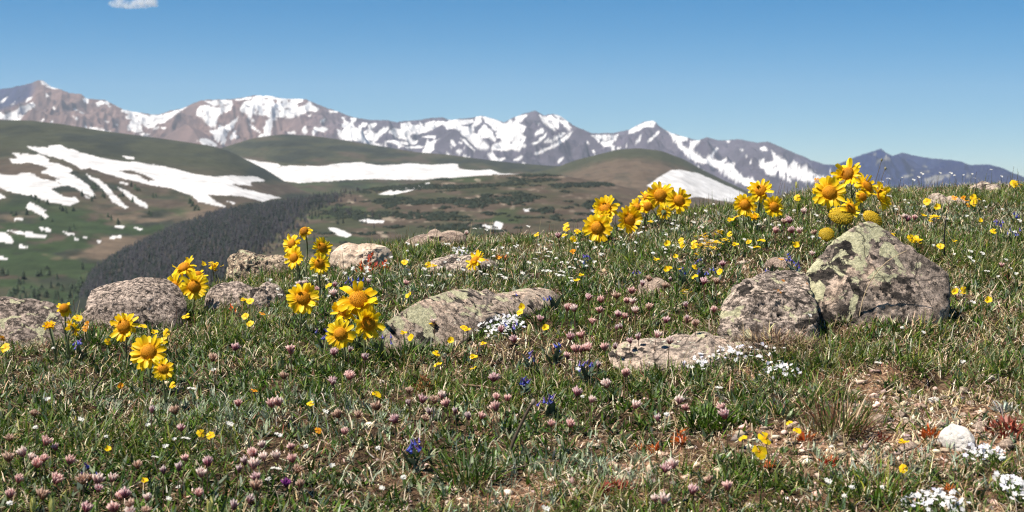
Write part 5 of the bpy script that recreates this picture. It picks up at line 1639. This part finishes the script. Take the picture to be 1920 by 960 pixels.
YCL = [yellow_cluster(i) for i in range(3)]
for (px, py, d) in [(1320,443,28),(1348,439,26),(1315,463,20),(1284,548,18),(1306,478,16),(1752,409,18),(402,500,24),(1826,374,18),(1360,452,16),(1338,466,16),(1717,450,20),(1330,455,20),(1905,346,16),(1342,455,18)]:
    t, p, top, rg = on_stem('wallflower', px, py, 0.05, 'yellow flower', 'yellow wallflower stalks', col=(0.10, 0.10, 0.04))
    obj('blossom_cluster', YCL[int(rg.integers(3))], t, tuple(top), (rg.uniform(-.4, .4), 0.2, rg.uniform(0, 6)), d / F * p[1])
    for k in range(4):
        obj('leaf', CLEAF, t, (0, 0, 0.004 + 0.006 * k), (0, 0, rg.uniform(0, 6.28)), rg.uniform(0.6, 1.1))
    register(t, 'yellow clustered wallflower', '', px, py)

# pale yellow paintbrush buds
PB = leaf_mesh('bract', 0.030, 0.009, (0.62, 0.60, 0.22), -0.5, 0.42, 4)
for (px, py) in [(98,950),(62,946),(393,952),(992,615),(1493,341)]:
    t, p, top, rg = on_stem('paintbrush', px, py + 8, 0.05, 'pale flower', 'pale yellow paintbrush buds', col=(0.20, 0.20, 0.09), r=0.0014)
    for k in range(6):
        obj('bract', PB, t, tuple(top - np.array([0, 0, 0.006])), (0, 0, k * 1.05 + rg.uniform(0, .5)), rg.uniform(0.7, 1.0) * (0.8 if py < 700 else 1))
    register(t, 'pale yellow paintbrush bud', '', px, py)

# ------------------------------------------------------------------ bluebells
def bell_mesh(col):
    b = Buf()
    ns = 7
    V, C = [], []
    for t, r in [(0, 0.06), (0.15, 0.11), (0.55, 0.13), (0.8, 0.20), (1.0, 0.28)]:
        for k in range(ns):
            a = 2 * math.pi * k / ns
            V.append((r * math.cos(a), r * math.sin(a), -t)); C.append(np.array(col[0]) * (1 - t) + np.array(col[1]) * t)
    b.add(V, [(q * ns + k, q * ns + (k + 1) % ns, (q + 1) * ns + (k + 1) % ns, (q + 1) * ns + k) for q in range(4) for k in range(ns)], C)
    return b.mesh('bell', M_PETAL, True)


BELLS = [bell_mesh(((0.20, 0.09, 0.26), (0.09, 0.12, 0.55))), bell_mesh(((0.08, 0.07, 0.28), (0.10, 0.14, 0.58))), bell_mesh(((0.26, 0.12, 0.28), (0.16, 0.18, 0.55)))]
BLEAF = [leaf_mesh('leaf', 0.045, 0.011, (0.045, 0.075, 0.050), 0.5, 0.3), leaf_mesh('leaf', 0.036, 0.010, (0.060, 0.092, 0.066), 0.9, 0.6)]
for (px, py, n, nl) in [(146,642,5,4),(657,526,6,4),(675,523,4,3),(963,557,6,6),(1030,558,5,7),(605,624,4,4),(958,610,4,4),(988,708,8,6),(1100,683,7,9),(1047,650,5,8),(1002,665,3,7),(1027,745,7,5),(772,828,9,6),(1099,484,8,4),(1193,509,4,5),(1308,486,3,4),(1283,504,3,5),(1338,507,5,4),(1440,502,4,4),(1481,482,6,4),(1496,497,4,4),(1877,418,9,6),(1901,432,7,6),(160,878,6,6),(722,632,3,3),(1310,505,2,5),(1912,402,5,5)]:
    t, p, top, rg = on_stem('bluebell', px, py - 4, 0.05, 'bluebell', 'alpine bluebells in the turf', col=(0.08, 0.09, 0.06), r=0.0012)
    s = (0.0105 if py > 600 else 0.0095)
    for k in range(n):
        off = np.array([rg.normal(0, 0.008), rg.normal(0, 0.006), rg.uniform(-0.012, 0.006)])
        obj('bell', BELLS[int(rg.integers(3))], t, tuple(top + off), (rg.uniform(-.7, .7), rg.uniform(-.8, .8), 0), s * rg.uniform(0.8, 1.2))
    for k in range(nl):
        obj('leaf', BLEAF[k % 2], t, (rg.uniform(-.008, .008), rg.uniform(-.006, .006), rg.uniform(0, 0.015)), (0, 0, rg.uniform(0, 6.28)), rg.uniform(0.7, 1.15))
    register(t, 'blue bellflower cluster', '', px, py)

# ------------------------------------------------------------------ small white star flowers
def white_plant(seed):
    rg = np.random.default_rng(seed)
    b = Buf()
    for j in range(int(rg.integers(1, 4))):
        c = np.array([rg.normal(0, 0.5) if j else 0, rg.normal(0, 0.4) if j else 0, rg.uniform(-0.6, 0.2) if j else 0])
        n = facing(rg.uniform(-40, 40), rg.uniform(25, 80))
        u = np.cross(n, (0, 0, 1.0)); u /= np.linalg.norm(u) + 1e-9; v = np.cross(n, u)
        a0 = rg.uniform(0, 6)
        for k in range(5):
            a = a0 + k * 1.2566
            e = math.cos(a) * u + math.sin(a) * v; f = -math.sin(a) * u + math.cos(a) * v
            b.add([c, c + 0.30 * e - 0.17 * f + n * .08, c + 0.55 * e + n * .1, c + 0.30 * e + 0.17 * f + n * .08], [(0, 1, 2, 3)], (0.80, 0.79, 0.76))
        b.add(np.array([c + 0.1 * (math.cos(g) * u + math.sin(g) * v) + n * .07 for g in (0, 2.1, 4.2)]), [(0, 1, 2)], (0.62, 0.60, 0.20))
    return b.mesh('blossom', M_PETAL)


WH = [white_plant(i) for i in range(6)]
WP = []
zz = lambda zx, zy, s, L: [(zx + x / s, zy + y / s) for x, y in L]
WP += zz(0, 640, 3, [(450,435),(825,470),(1285,460),(600,535),(975,550),(1050,545),(925,590),(1725,590),(1860,700),(1560,715),(1510,770),(945,880),(1005,815),(60,910),(200,480),(1195,160),(300,35),(875,650),(1825,390),(1555,520),(1085,265),(260,325)])
WP += zz(640, 640, 3, [(1835,410),(1325,155),(1360,310),(225,820),(355,765),(210,600),(1140,935)])
WP += zz(1280, 640, 3, [(1110,120),(1570,115),(810,780),(1125,820),(955,820),(215,260),(910,865)])
WP += zz(480, 400, 3, [(1800,875),(405,465),(75,375),(1060,170),(990,405),(1645,320),(1720,325),(1765,300),(1780,380),(1690,250),(1575,255),(1235,85),(1290,90),(1525,70),(1130,225),(1100,240),(1410,225),(640,310)])
WP += zz(1000, 340, 3.84, [(90,645),(200,650),(285,620),(275,695),(435,580),(490,530),(205,580),(130,430),(215,400),(300,440),(70,640),(1235,210),(1300,165),(1800,100),(1880,210),(1490,270)])
WP += zz(1280, 400, 3, [(1610,245),(1680,220),(1720,325),(1870,340),(1625,495),(1615,210),(1770,355),(1235,640),(1350,665),(710,570),(1405,180)])
WP += zz(1560, 240, 5.333, [(575,505),(695,495),(810,515),(860,485),(890,450),(1075,445),(1180,445),(1225,470),(1310,470),(1395,460),(1430,500),(1600,415),(1690,480),(630,780),(730,715),(925,785),(770,750),(585,680),(510,535)])
rgw = np.random.default_rng(21)
for _ in range(150):
    q = rgw.random()
    if q < 0.45: x, y = rgw.uniform(640, 1120), rgw.uniform(455, 520)
    elif q < 0.75: x, y = rgw.uniform(1100, 1560), rgw.uniform(400, 480)
    elif q < 0.9: x, y = rgw.uniform(1600, 1910), rgw.uniform(370, 520)
    else: x, y = rgw.uniform(520, 720), rgw.uniform(500, 560)
    WP.append((x, y))
for (px, py) in WP:
    t, p, top, rg = on_stem('starflower', px, py, rgw.uniform(0.03, 0.055), 'white flower', 'tiny white starflowers in the turf', col=(0.12, 0.13, 0.06), r=0.0006)
    obj('blossom', WH[int(rg.integers(6))], t, tuple(top), (0, 0, rg.uniform(-.4, .4)), rg.uniform(0.006, 0.0095))
    register(t, 'tiny white starflower', '', px, py)

# ------------------------------------------------------------------ phlox mats
def phlox(px0, px1, py0, py1, nblo, label, seed, size=0.0060):
    rg = np.random.default_rng(seed)
    c = gpoint((px0 + px1) / 2, (py0 + py1) / 2)
    A = gpoint(px0, (py0 + py1) / 2); B = gpoint(px1, (py0 + py1) / 2); D = gpoint((px0 + px1) / 2, py1)
    E = gpoint((px0 + px1) / 2, py0)
    rx, ry = (B[0] - A[0]) / 2, abs(E[1] - D[1]) / 2
    t = obj('phlox_mat', None, None, tuple(c), label=label, category='phlox mat', group='white phlox mats')
    t.empty_display_size = 0.02
    mid = np.array([(A[0] + B[0]) / 2, (E[1] + D[1]) / 2])
    fb, bb = Buf(), Buf()
    n = nblo * 5
    a, r = rg.uniform(0, 2 * np.pi, n), np.sqrt(rg.uniform(0, 1, n)) * rg.uniform(0.75, 1.15, n)
    x = mid[0] + rx * r * np.cos(a); y = mid[1] + ry * r * np.sin(a)
    z = ground_z(x, y) + 0.010 * np.clip(1 - r * r, 0, 1)
    P = np.stack([x, y, z], 1) - c
    v, f, cc_ = blades(P, rg.uniform(0.008, 0.02, n), rg.uniform(0.0015, 0.003, n), rg.uniform(0, 0.9, n), rg.uniform(0, .8, n), rg.uniform(0, 6.28, n), pick([G_MID, G_DARK, G_GREY], [.5, .3, .2], n), 2, 0.2)
    fb.add(v, f, cc_)
    obj('foliage', fb.mesh('foliage', M_GRASS), t)
    for i in range(nblo):
        a, r = rg.uniform(0, 6.28), math.sqrt(rg.uniform(0, 1)) * rg.uniform(0.7, 1.08)
        x, y = mid[0] + rx * r * math.cos(a), mid[1] + ry * r * math.sin(a)
        q = np.array([x, y, float(ground_z(x, y)) + 0.014 + 0.010 * max(0, 1 - r * r) + rg.uniform(-0.008, 0.007)]) - c
        nn = facing(rg.uniform(-90, 90), rg.uniform(15, 90))
        u = np.cross(nn, (0.1, 0.2, 1.0)); u /= np.linalg.norm(u); w = np.cross(nn, u)
        s = size * rg.uniform(0.8, 1.2); a0 = rg.uniform(0, 6)
        cl = np.array((0.80, 0.79, 0.80)) if rg.random() < 0.8 else np.array((0.66, 0.66, 0.80))
        for k in range(5):
            g = a0 + k * 1.2566
            e = math.cos(g) * u + math.sin(g) * w; f_ = -math.sin(g) * u + math.cos(g) * w
            bb.add([q, q + s * (0.35 * e - 0.27 * f_), q + s * (0.68 * e - 0.16 * f_) + nn * s * .06, q + s * (0.68 * e + 0.16 * f_) + nn * s * .06, q + s * (0.35 * e + 0.27 * f_)], [(0, 1, 2, 3)], cl)
            bb.F4.append(np.array([(bb.n - 5, bb.n - 2, bb.n - 1, bb.n - 5)])[:, [0, 1, 2, 3]] if False else np.array([(bb.n - 5, bb.n - 2, bb.n - 1, bb.n - 4)])[:0])
            bb.add([q, q + s * (0.68 * e + 0.16 * f_) + nn * s * .06, q + s * (0.35 * e + 0.27 * f_)], [(0, 1, 2)], cl)
    ob = obj('blossoms', bb.mesh('blossoms', M_PETAL), t)
    ob['kind'] = 'stuff'


phlox(866, 985, 598, 640, 300, 'dense white phlox mat in front of the long low boulder', 1)
phlox(1262, 1500, 668, 696, 80, 'long strip of white phlox below the flat clover slab', 2)
phlox(1420, 1505, 698, 728, 36, 'loose sprinkle of white phlox in front of the long strip', 3)
phlox(1690, 1810, 942, 985, 64, 'white phlox mat cut by the bottom edge of the picture', 4, 0.0072)
phlox(1800, 1885, 856, 884, 42, 'small phlox patch in front of the white quartz stone', 5, 0.0072)
phlox(1860, 1935, 915, 960, 55, 'white phlox mat in the bottom right corner', 6, 0.0072)
phlox(1290, 1330, 690, 712, 16, 'few white phlox blossoms among the dark clovers', 7)
phlox(842, 884, 474, 492, 40, 'tiny white phlox clump beside the moss cushion', 8, 0.0055)

# ------------------------------------------------------------------ red and orange leaved plants
def clump(name, px, py, w, h, cols, label, seed, n=60, L=(0.008, 0.018), W=(0.003, 0.006), category='plant', mat=None, bend=0.8, group=None):
    rg = np.random.default_rng(seed)
    c = gpoint(px, py)
    rx = w / 2 / F * c[1]
    a, r = rg.uniform(0, 6.28, n), np.sqrt(rg.uniform(0, 1, n))
    x, y = c[0] + rx * r * np.cos(a), c[1] + rx * 0.7 * r * np.sin(a)
    P = np.stack([x, y, ground_z(x, y) + rg.uniform(0, h / F * c[1], n) * (1 - r * r)], 1) - c
    v, f, k = blades(P, rg.uniform(*L, n), rg.uniform(*W, n), rg.uniform(0, 1.0, n), rg.uniform(0, bend, n), a + rg.normal(0, .5, n), pick(cols, [1] * len(cols), n), 3, 0.15)
    b = Buf(); b.add(v, f, k)
    o = obj(name, b.mesh(name, mat or M_GRASS), None, tuple(c), label=label, category=category)
    if group: o['group'] = group
    return o


RED = [(0.55, 0.05, 0.012), (0.40, 0.045, 0.02), (0.62, 0.12, 0.015)]
ORG = [(0.62, 0.15, 0.02), (0.50, 0.09, 0.015), (0.40, 0.14, 0.03)]
RST = [(0.26, 0.05, 0.03), (0.34, 0.08, 0.05), (0.18, 0.05, 0.03)]
for i, a in enumerate([
    ('red_leaf_plant', 688, 514, 50, 40, RED, 'bright red leaved plant at the foot of the pale cream rock', 75),
    ('red_leaf_plant', 720, 512, 20, 40, RED, 'small red leaved sprig at the right end of the cream rock', 18),
    ('red_leaf_plant', 172, 622, 9, 10, RED, 'single scarlet leaf tuft beside the big shaggy sunflower', 10),
    ('red_leaf_plant', 66, 636, 40, 6, ORG, 'orange leaved mat in front of the lichen crusted left slab', 34),
    ('red_leaf_plant', 404, 588, 34, 8, RED, 'sparse red sprigs on the low grey rock by the trio', 18),
    ('red_leaf_plant', 436, 590, 14, 16, RED, 'red sprig between the low grey rock and the knobbly rock', 12),
    ('red_leaf_plant', 937, 488, 22, 10, ORG, 'orange leaved sprig right of the moss cushion', 26),
    ('orange_paintbrush', 1273, 838, 22, 34, ORG, 'orange paintbrush in the green turf left of the yellow trio', 40),
    ('orange_paintbrush', 1227, 850, 16, 14, ORG, 'small orange paintbrush below the taller one', 22),
    ('orange_paintbrush', 1200, 850, 12, 12, ORG, 'lowest orange paintbrush left of the pair', 16),
    ('red_leaf_plant', 1742, 822, 34, 22, ORG, 'orange stemmed clump left of the white quartz stone', 46),
    ('stonecrop', 1890, 812, 90, 22, RST, 'red stonecrop patch right of the white quartz stone', 130),
    ('stonecrop', 1150, 925, 60, 14, RST, 'low rusty stonecrop mat on the pale gravel', 90),
    ('red_leaf_plant', 1553, 872, 26, 12, RED, 'pair of red leaf tips on the bare soil below the tall tuft', 14),
    ('red_leaf_plant', 1435, 880, 30, 8, ORG, 'flat rusty rosette below the yellow cinquefoil trio', 26),
    ('red_leaf_plant', 1777, 926, 16, 8, ORG, 'rusty leaf rosette behind the corner phlox mat', 16),
    ('red_leaf_plant', 1510, 828, 26, 10, ORG, 'rusty leaves at the foot of the tall grass tuft', 22),
    ('red_leaf_plant', 1585, 714, 16, 14, RST, 'dark red sprig in the dry turf behind the tall tuft', 16),
    ('red_leaf_plant', 1812, 382, 60, 6, ORG, 'orange leaves beside the flat pinkish stone', 30),
    ('red_leaf_plant', 1690, 340, 10, 14, ORG, 'orange seed tip on the skyline right of the sunflowers', 8),
    ('red_leaf_plant', 1655, 832, 20, 18, RST, 'reddish brown sprig left of the lone yellow cinquefoil', 18),
]):
    nm, x, y, w, h, cols, lab, n = a
    clump(nm, x, y, w, h, cols, lab, 900 + i, n, category='red plant', group='red and orange leaved plants')

clump('buckwheat', 795, 738, 40, 44, [(0.26, 0.11, 0.04), (0.36, 0.18, 0.07), (0.16, 0.06, 0.03), (0.30, 0.22, 0.09)], 'brown dried buckwheat seed head in the green turf', 951, 150, (0.004, 0.009), (0.003, 0.006), 'seed head')
clump('moss_cushion', 908, 490, 56, 24, [(0.085, 0.105, 0.018), (0.12, 0.135, 0.03), (0.06, 0.08, 0.015)], 'round yellow green moss cushion on the flat grey stone', 952, 500, (0.004, 0.009), (0.0016, 0.003), 'moss', bend=0.4)
clump('grass_tuft', 1570, 812, 120, 10, [G_DARK, S_STRAW, S_BRN, G_MID, S_RED], 'tall olive grass tuft standing on the bare soil', 953, 240, (0.035, 0.088), (0.0012, 0.0026), 'grass tuft', bend=0.5)
clump('grass_tuft', 880, 905, 110, 8, [G_DARK, G_DARK, G_MID, (0.05, 0.07, 0.02)], 'dark green grass tuft in front of the leaning dry stalk', 954, 150, (0.03, 0.068), (0.0018, 0.0034), 'grass tuft', bend=0.9)
clump('grass_tuft', 1362, 632, 110, 10, [S_PALE, S_STRAW, G_YEL, S_PALE], 'pale dead grass tuft left of the grey cracked rock', 955, 170, (0.03, 0.075), (0.0010, 0.0022), 'grass tuft', M_DRY, 2.0)
clump('grass_tuft', 1330, 800, 120, 12, [G_DARK, G_MID, G_MID], 'bushy green cushion left of the bare soil', 956, 260, (0.018, 0.045), (0.002, 0.004), 'grass tuft', bend=0.8)
clump('grass_tuft', 1715, 628, 120, 10, [G_DARK, G_MID, G_YEL, S_STRAW], 'ragged grass tuft hiding the lower right corner of the wedge boulder', 961, 130, (0.02, 0.05), (0.0014, 0.003), 'grass tuft', bend=1.0)
clump('grass_tuft', 1570, 642, 90, 8, [G_DARK, G_MID, S_BRN, S_STRAW], 'thin grass tuft before the shaded hollow under the wedge boulder', 962, 60, (0.02, 0.045), (0.0014, 0.003), 'grass tuft', bend=1.0)
for i_, (x_, y_, w_, lab_) in enumerate([(282, 628, 90, 'dark leafy tuft at the foot of the round speckled boulder'), (345, 606, 80, 'dark leafy tuft under the sunflower trio'), (180, 648, 90, 'leafy tuft between the left slab and the big shaggy sunflower'), (760, 672, 120, 'grass tuft at the near foot of the long low boulder'), (1020, 612, 110, 'bluish leafy tuft before the right end of the long low boulder')]):
    clump('grass_tuft', x_, y_, w_, 8, [G_DARK, G_DARK, G_MID, (0.04, 0.07, 0.03)], lab_, 970 + i_, 110, (0.02, 0.05), (0.002, 0.0045), 'grass tuft', bend=0.9)
clump('grass_tuft', 1640, 935, 150, 10, [G_DARK, G_MID, G_YEL], 'sprawling green grass tuft near the bottom edge', 957, 170, (0.03, 0.07), (0.0014, 0.003), 'grass tuft', bend=1.3)
clump('root_mat', 1445, 660, 190, 40, [S_BRN, (0.07, 0.045, 0.03), S_STRAW, (0.20, 0.12, 0.08)], 'tangle of dead brown roots under the grey cracked rock', 958, 700, (0.012, 0.045), (0.0010, 0.0024), 'dead roots', M_DRY, 2.2)
clump('silver_rosette', 1885, 775, 46, 10, [(0.42, 0.45, 0.38), (0.30, 0.34, 0.28)], 'pale silver leaf rosette above the red stonecrop', 959, 40, (0.012, 0.024), (0.003, 0.006), 'plant', M_STEM)


# ------------------------------------------------------------------ stalks and twigs
def stalk(name, pix, hs, r0, r1, col, label, category, mat=None, tipball=None):
    """a stalk or twig through photo pixels, each hs metres above the slope"""
    pts = []
    y0 = None
    for (px, py), h in zip(pix, hs):
        if y0 is None or h is None or h >= 0:
            p, g = place(px, py, h if h is not None else 0.0)
            if h is None: p = unproj(px, py, y0)
        y0 = p[1] if y0 is None else y0
        pts.append(p)
    pts = np.array(pts)
    c = pts[0].copy()
    t = np.linspace(0, len(pts) - 1, 14); i = np.arange(len(pts))
    sm = np.stack([np.interp(t, i, pts[:, k]) for k in range(3)], 1)
    for _ in range(3): sm[1:-1] = 0.25 * sm[:-2] + 0.5 * sm[1:-1] + 0.25 * sm[2:]
    b = Buf()
    tube(b, sm - c, np.linspace(r0, r1, 14), col, 6)
    o = obj(name, b.mesh(name, mat or M_DRY, True), None, tuple(c), label=label, category=category)
    if tipball:
        bb = Buf(); Vi, Fi = ico(2)
        bb.add(Vi * np.array([1, 1, 1.5]) * tipball[0], Fi, tipball[1])
        obj('seed_pod', bb.mesh('seed_pod', M_STEM, True), o, tuple(sm[-1] - c))
    return o


stalk('twig', [(868, 722), (900, 724), (930, 730), (960, 732)], [0.018, 0.018, 0.014, 0.006], 0.0030, 0.0014, (0.22, 0.14, 0.085), 'brown fallen twig with a pale broken end', 'twig')
stalk('dry_stalk', [(953, 862), (958, 838), (972, 806), (990, 768), (1000, 754)], [0.0, None, None, None, None], 0.0034, 0.0022, (0.085, 0.062, 0.042), 'dark dry stalk leaning right above the bare patch', 'stalk', None, (0.004, (0.30, 0.25, 0.2)))
stalk('twig', [(935, 886), (970, 876), (1010, 868), (1045, 864)], [0.012] * 4, 0.0018, 0.0010, (0.20, 0.15, 0.11), 'thin grey twig lying under the leaning dry stalk', 'twig')
stalk('twig', [(168, 742), (180, 724), (196, 702), (212, 680)], [0.0, None, None, None], 0.0022, 0.0008, (0.030, 0.022, 0.020), 'dark twig slanting up left of the large open sunflower', 'twig')
stalk('straw_stalk', [(1608, 612), (1614, 575), (1624, 540), (1642, 510), (1668, 484), (1700, 470)], [0.0, None, None, None, None, None], 0.0012, 0.0007, (0.52, 0.40, 0.25), 'bent pale straw stalk arching across the wedge boulder', 'stalk')
stalk('dark_stalk', [(1771, 488), (1770, 450), (1772, 420), (1776, 396)], [0.0, None, None, None], 0.0026, 0.0012, (0.016, 0.016, 0.012), 'thin dark upright stalk behind the right side of the boulder', 'stalk')
stalk('seed_stalk', [(1636, 372), (1640, 345), (1648, 318), (1653, 300)], [0.0, None, None, None], 0.0012, 0.0008, (0.14, 0.11, 0.06), 'tall seed stalk rising above the skyline right of the sunflowers', 'stalk', None, (0.0035, (0.24, 0.22, 0.10)))
stalk('seed_stalk', [(1646, 372), (1650, 348), (1655, 328), (1660, 316)], [0.0, None, None, None], 0.0011, 0.0008, (0.16, 0.13, 0.08), 'shorter seed stalk beside the tall one on the skyline', 'stalk', None, (0.0040, (0.30, 0.27, 0.16)))
stalk('twig', [(1200, 955), (1215, 930), (1236, 905)], [0.0, None, None], 0.0012, 0.0009, (0.40, 0.32, 0.20), 'straw stub standing at the bottom beside the clover pair', 'twig')
stalk('twig', [(1600, 800), (1630, 812), (1665, 820)], [0.010, 0.010, 0.008], 0.0012, 0.0009, (0.42, 0.36, 0.28), 'bleached twig lying on the soil right of the tall tuft', 'twig')
stalk('twig', [(735, 640), (742, 655), (750, 668)], [0.05, 0.035, 0.02], 0.0010, 0.0010, (0.50, 0.42, 0.32), 'bleached straw left of the long lichen boulder', 'twig')
for (x, y0, y1) in [(1896, 350, 312), (1905, 350, 322), (1885, 356, 330), (1720, 366, 338), (1684, 366, 336), (1826, 358, 322), (1748, 368, 340), (1618, 366, 330), (1300, 415, 385), (1165, 440, 415)]:
    o = stalk('grass_stalk', [(x, y0), (x + 2, (y0 + y1) / 2), (x + 5, y1)], [0.0, None, None], 0.0008, 0.0005, (0.09, 0.075, 0.05), '', 'stalk', None, None)
    o['group'] = 'thin bare grass stalks on the skyline'
    register(o, 'thin bare grass stalk', '', x, y1)

# ------------------------------------------------------------------ loose stones on the bare soil
STM = [m_pink, m_stone, m_r9]
rgs = np.random.default_rng(8)
SP = [(1750,755,26),(1770,748,20),(1680,752,22),(1702,796,26),(1725,795,22),(1650,790,40),(1690,780,24),(1505,868,18),(1620,855,16),(1730,865,24),(1660,860,20),(1140,898,18),(1155,905,14),(1170,900,30),(1122,905,14),(1300,940,18),(1135,955,26),(1225,880,18),(1840,712,24),(1805,735,26),(1375,790,18),(1585,905,14),(1425,775,20),(1820,760,18),(1790,770,16),(1560,842,14),(1600,738,20),(1870,790,14),(1740,890,12),(1090,880,12),(1240,930,14),(1320,795,12)]
for _ in range(44):
    SP.append((rgs.uniform(1540, 1900), rgs.uniform(735, 880), rgs.uniform(9, 20) * (1.8 if rgs.random() < 0.25 else 1.0)))
for i, (px, py, d) in enumerate(SP):
    c = gpoint(px, min(py, 955))
    r = d / 2 / F * c[1]
    V, Fc = ICO5[:].copy(), ICO5F
    if i < 8:
        pass
    Vi, Fi = ico(3)
    for _ in range(8):
        n = rgs.normal(size=3); n /= np.linalg.norm(n)
        ex = np.maximum(Vi @ n - rgs.uniform(0.6, 0.9), 0); Vi = Vi - ex[:, None] * n
    Vi = Vi * np.array([1.1, 0.9, rgs.uniform(0.5, 0.75)]) * r * (1 + 0.08 * fbm(Vi[:, 0] * 3 + i, Vi[:, 1] * 3, Vi[:, 2] * 3, 700, 3))[:, None]
    mi = 1 if i in (0, 25, 12) else (2 if i % 9 == 4 else 0)
    o = obj('stone', make_mesh('stone', Vi, Fi, None, STM[mi], False), None, (c[0], c[1], c[2] + r * 0.12), (0, 0, rgs.uniform(0, 6)), category='stone', group='loose stones on the bare soil')
    register(o, ['small tan stone', 'small whitish stone', 'small grey stone'][mi], '', px, py)

write_labels()
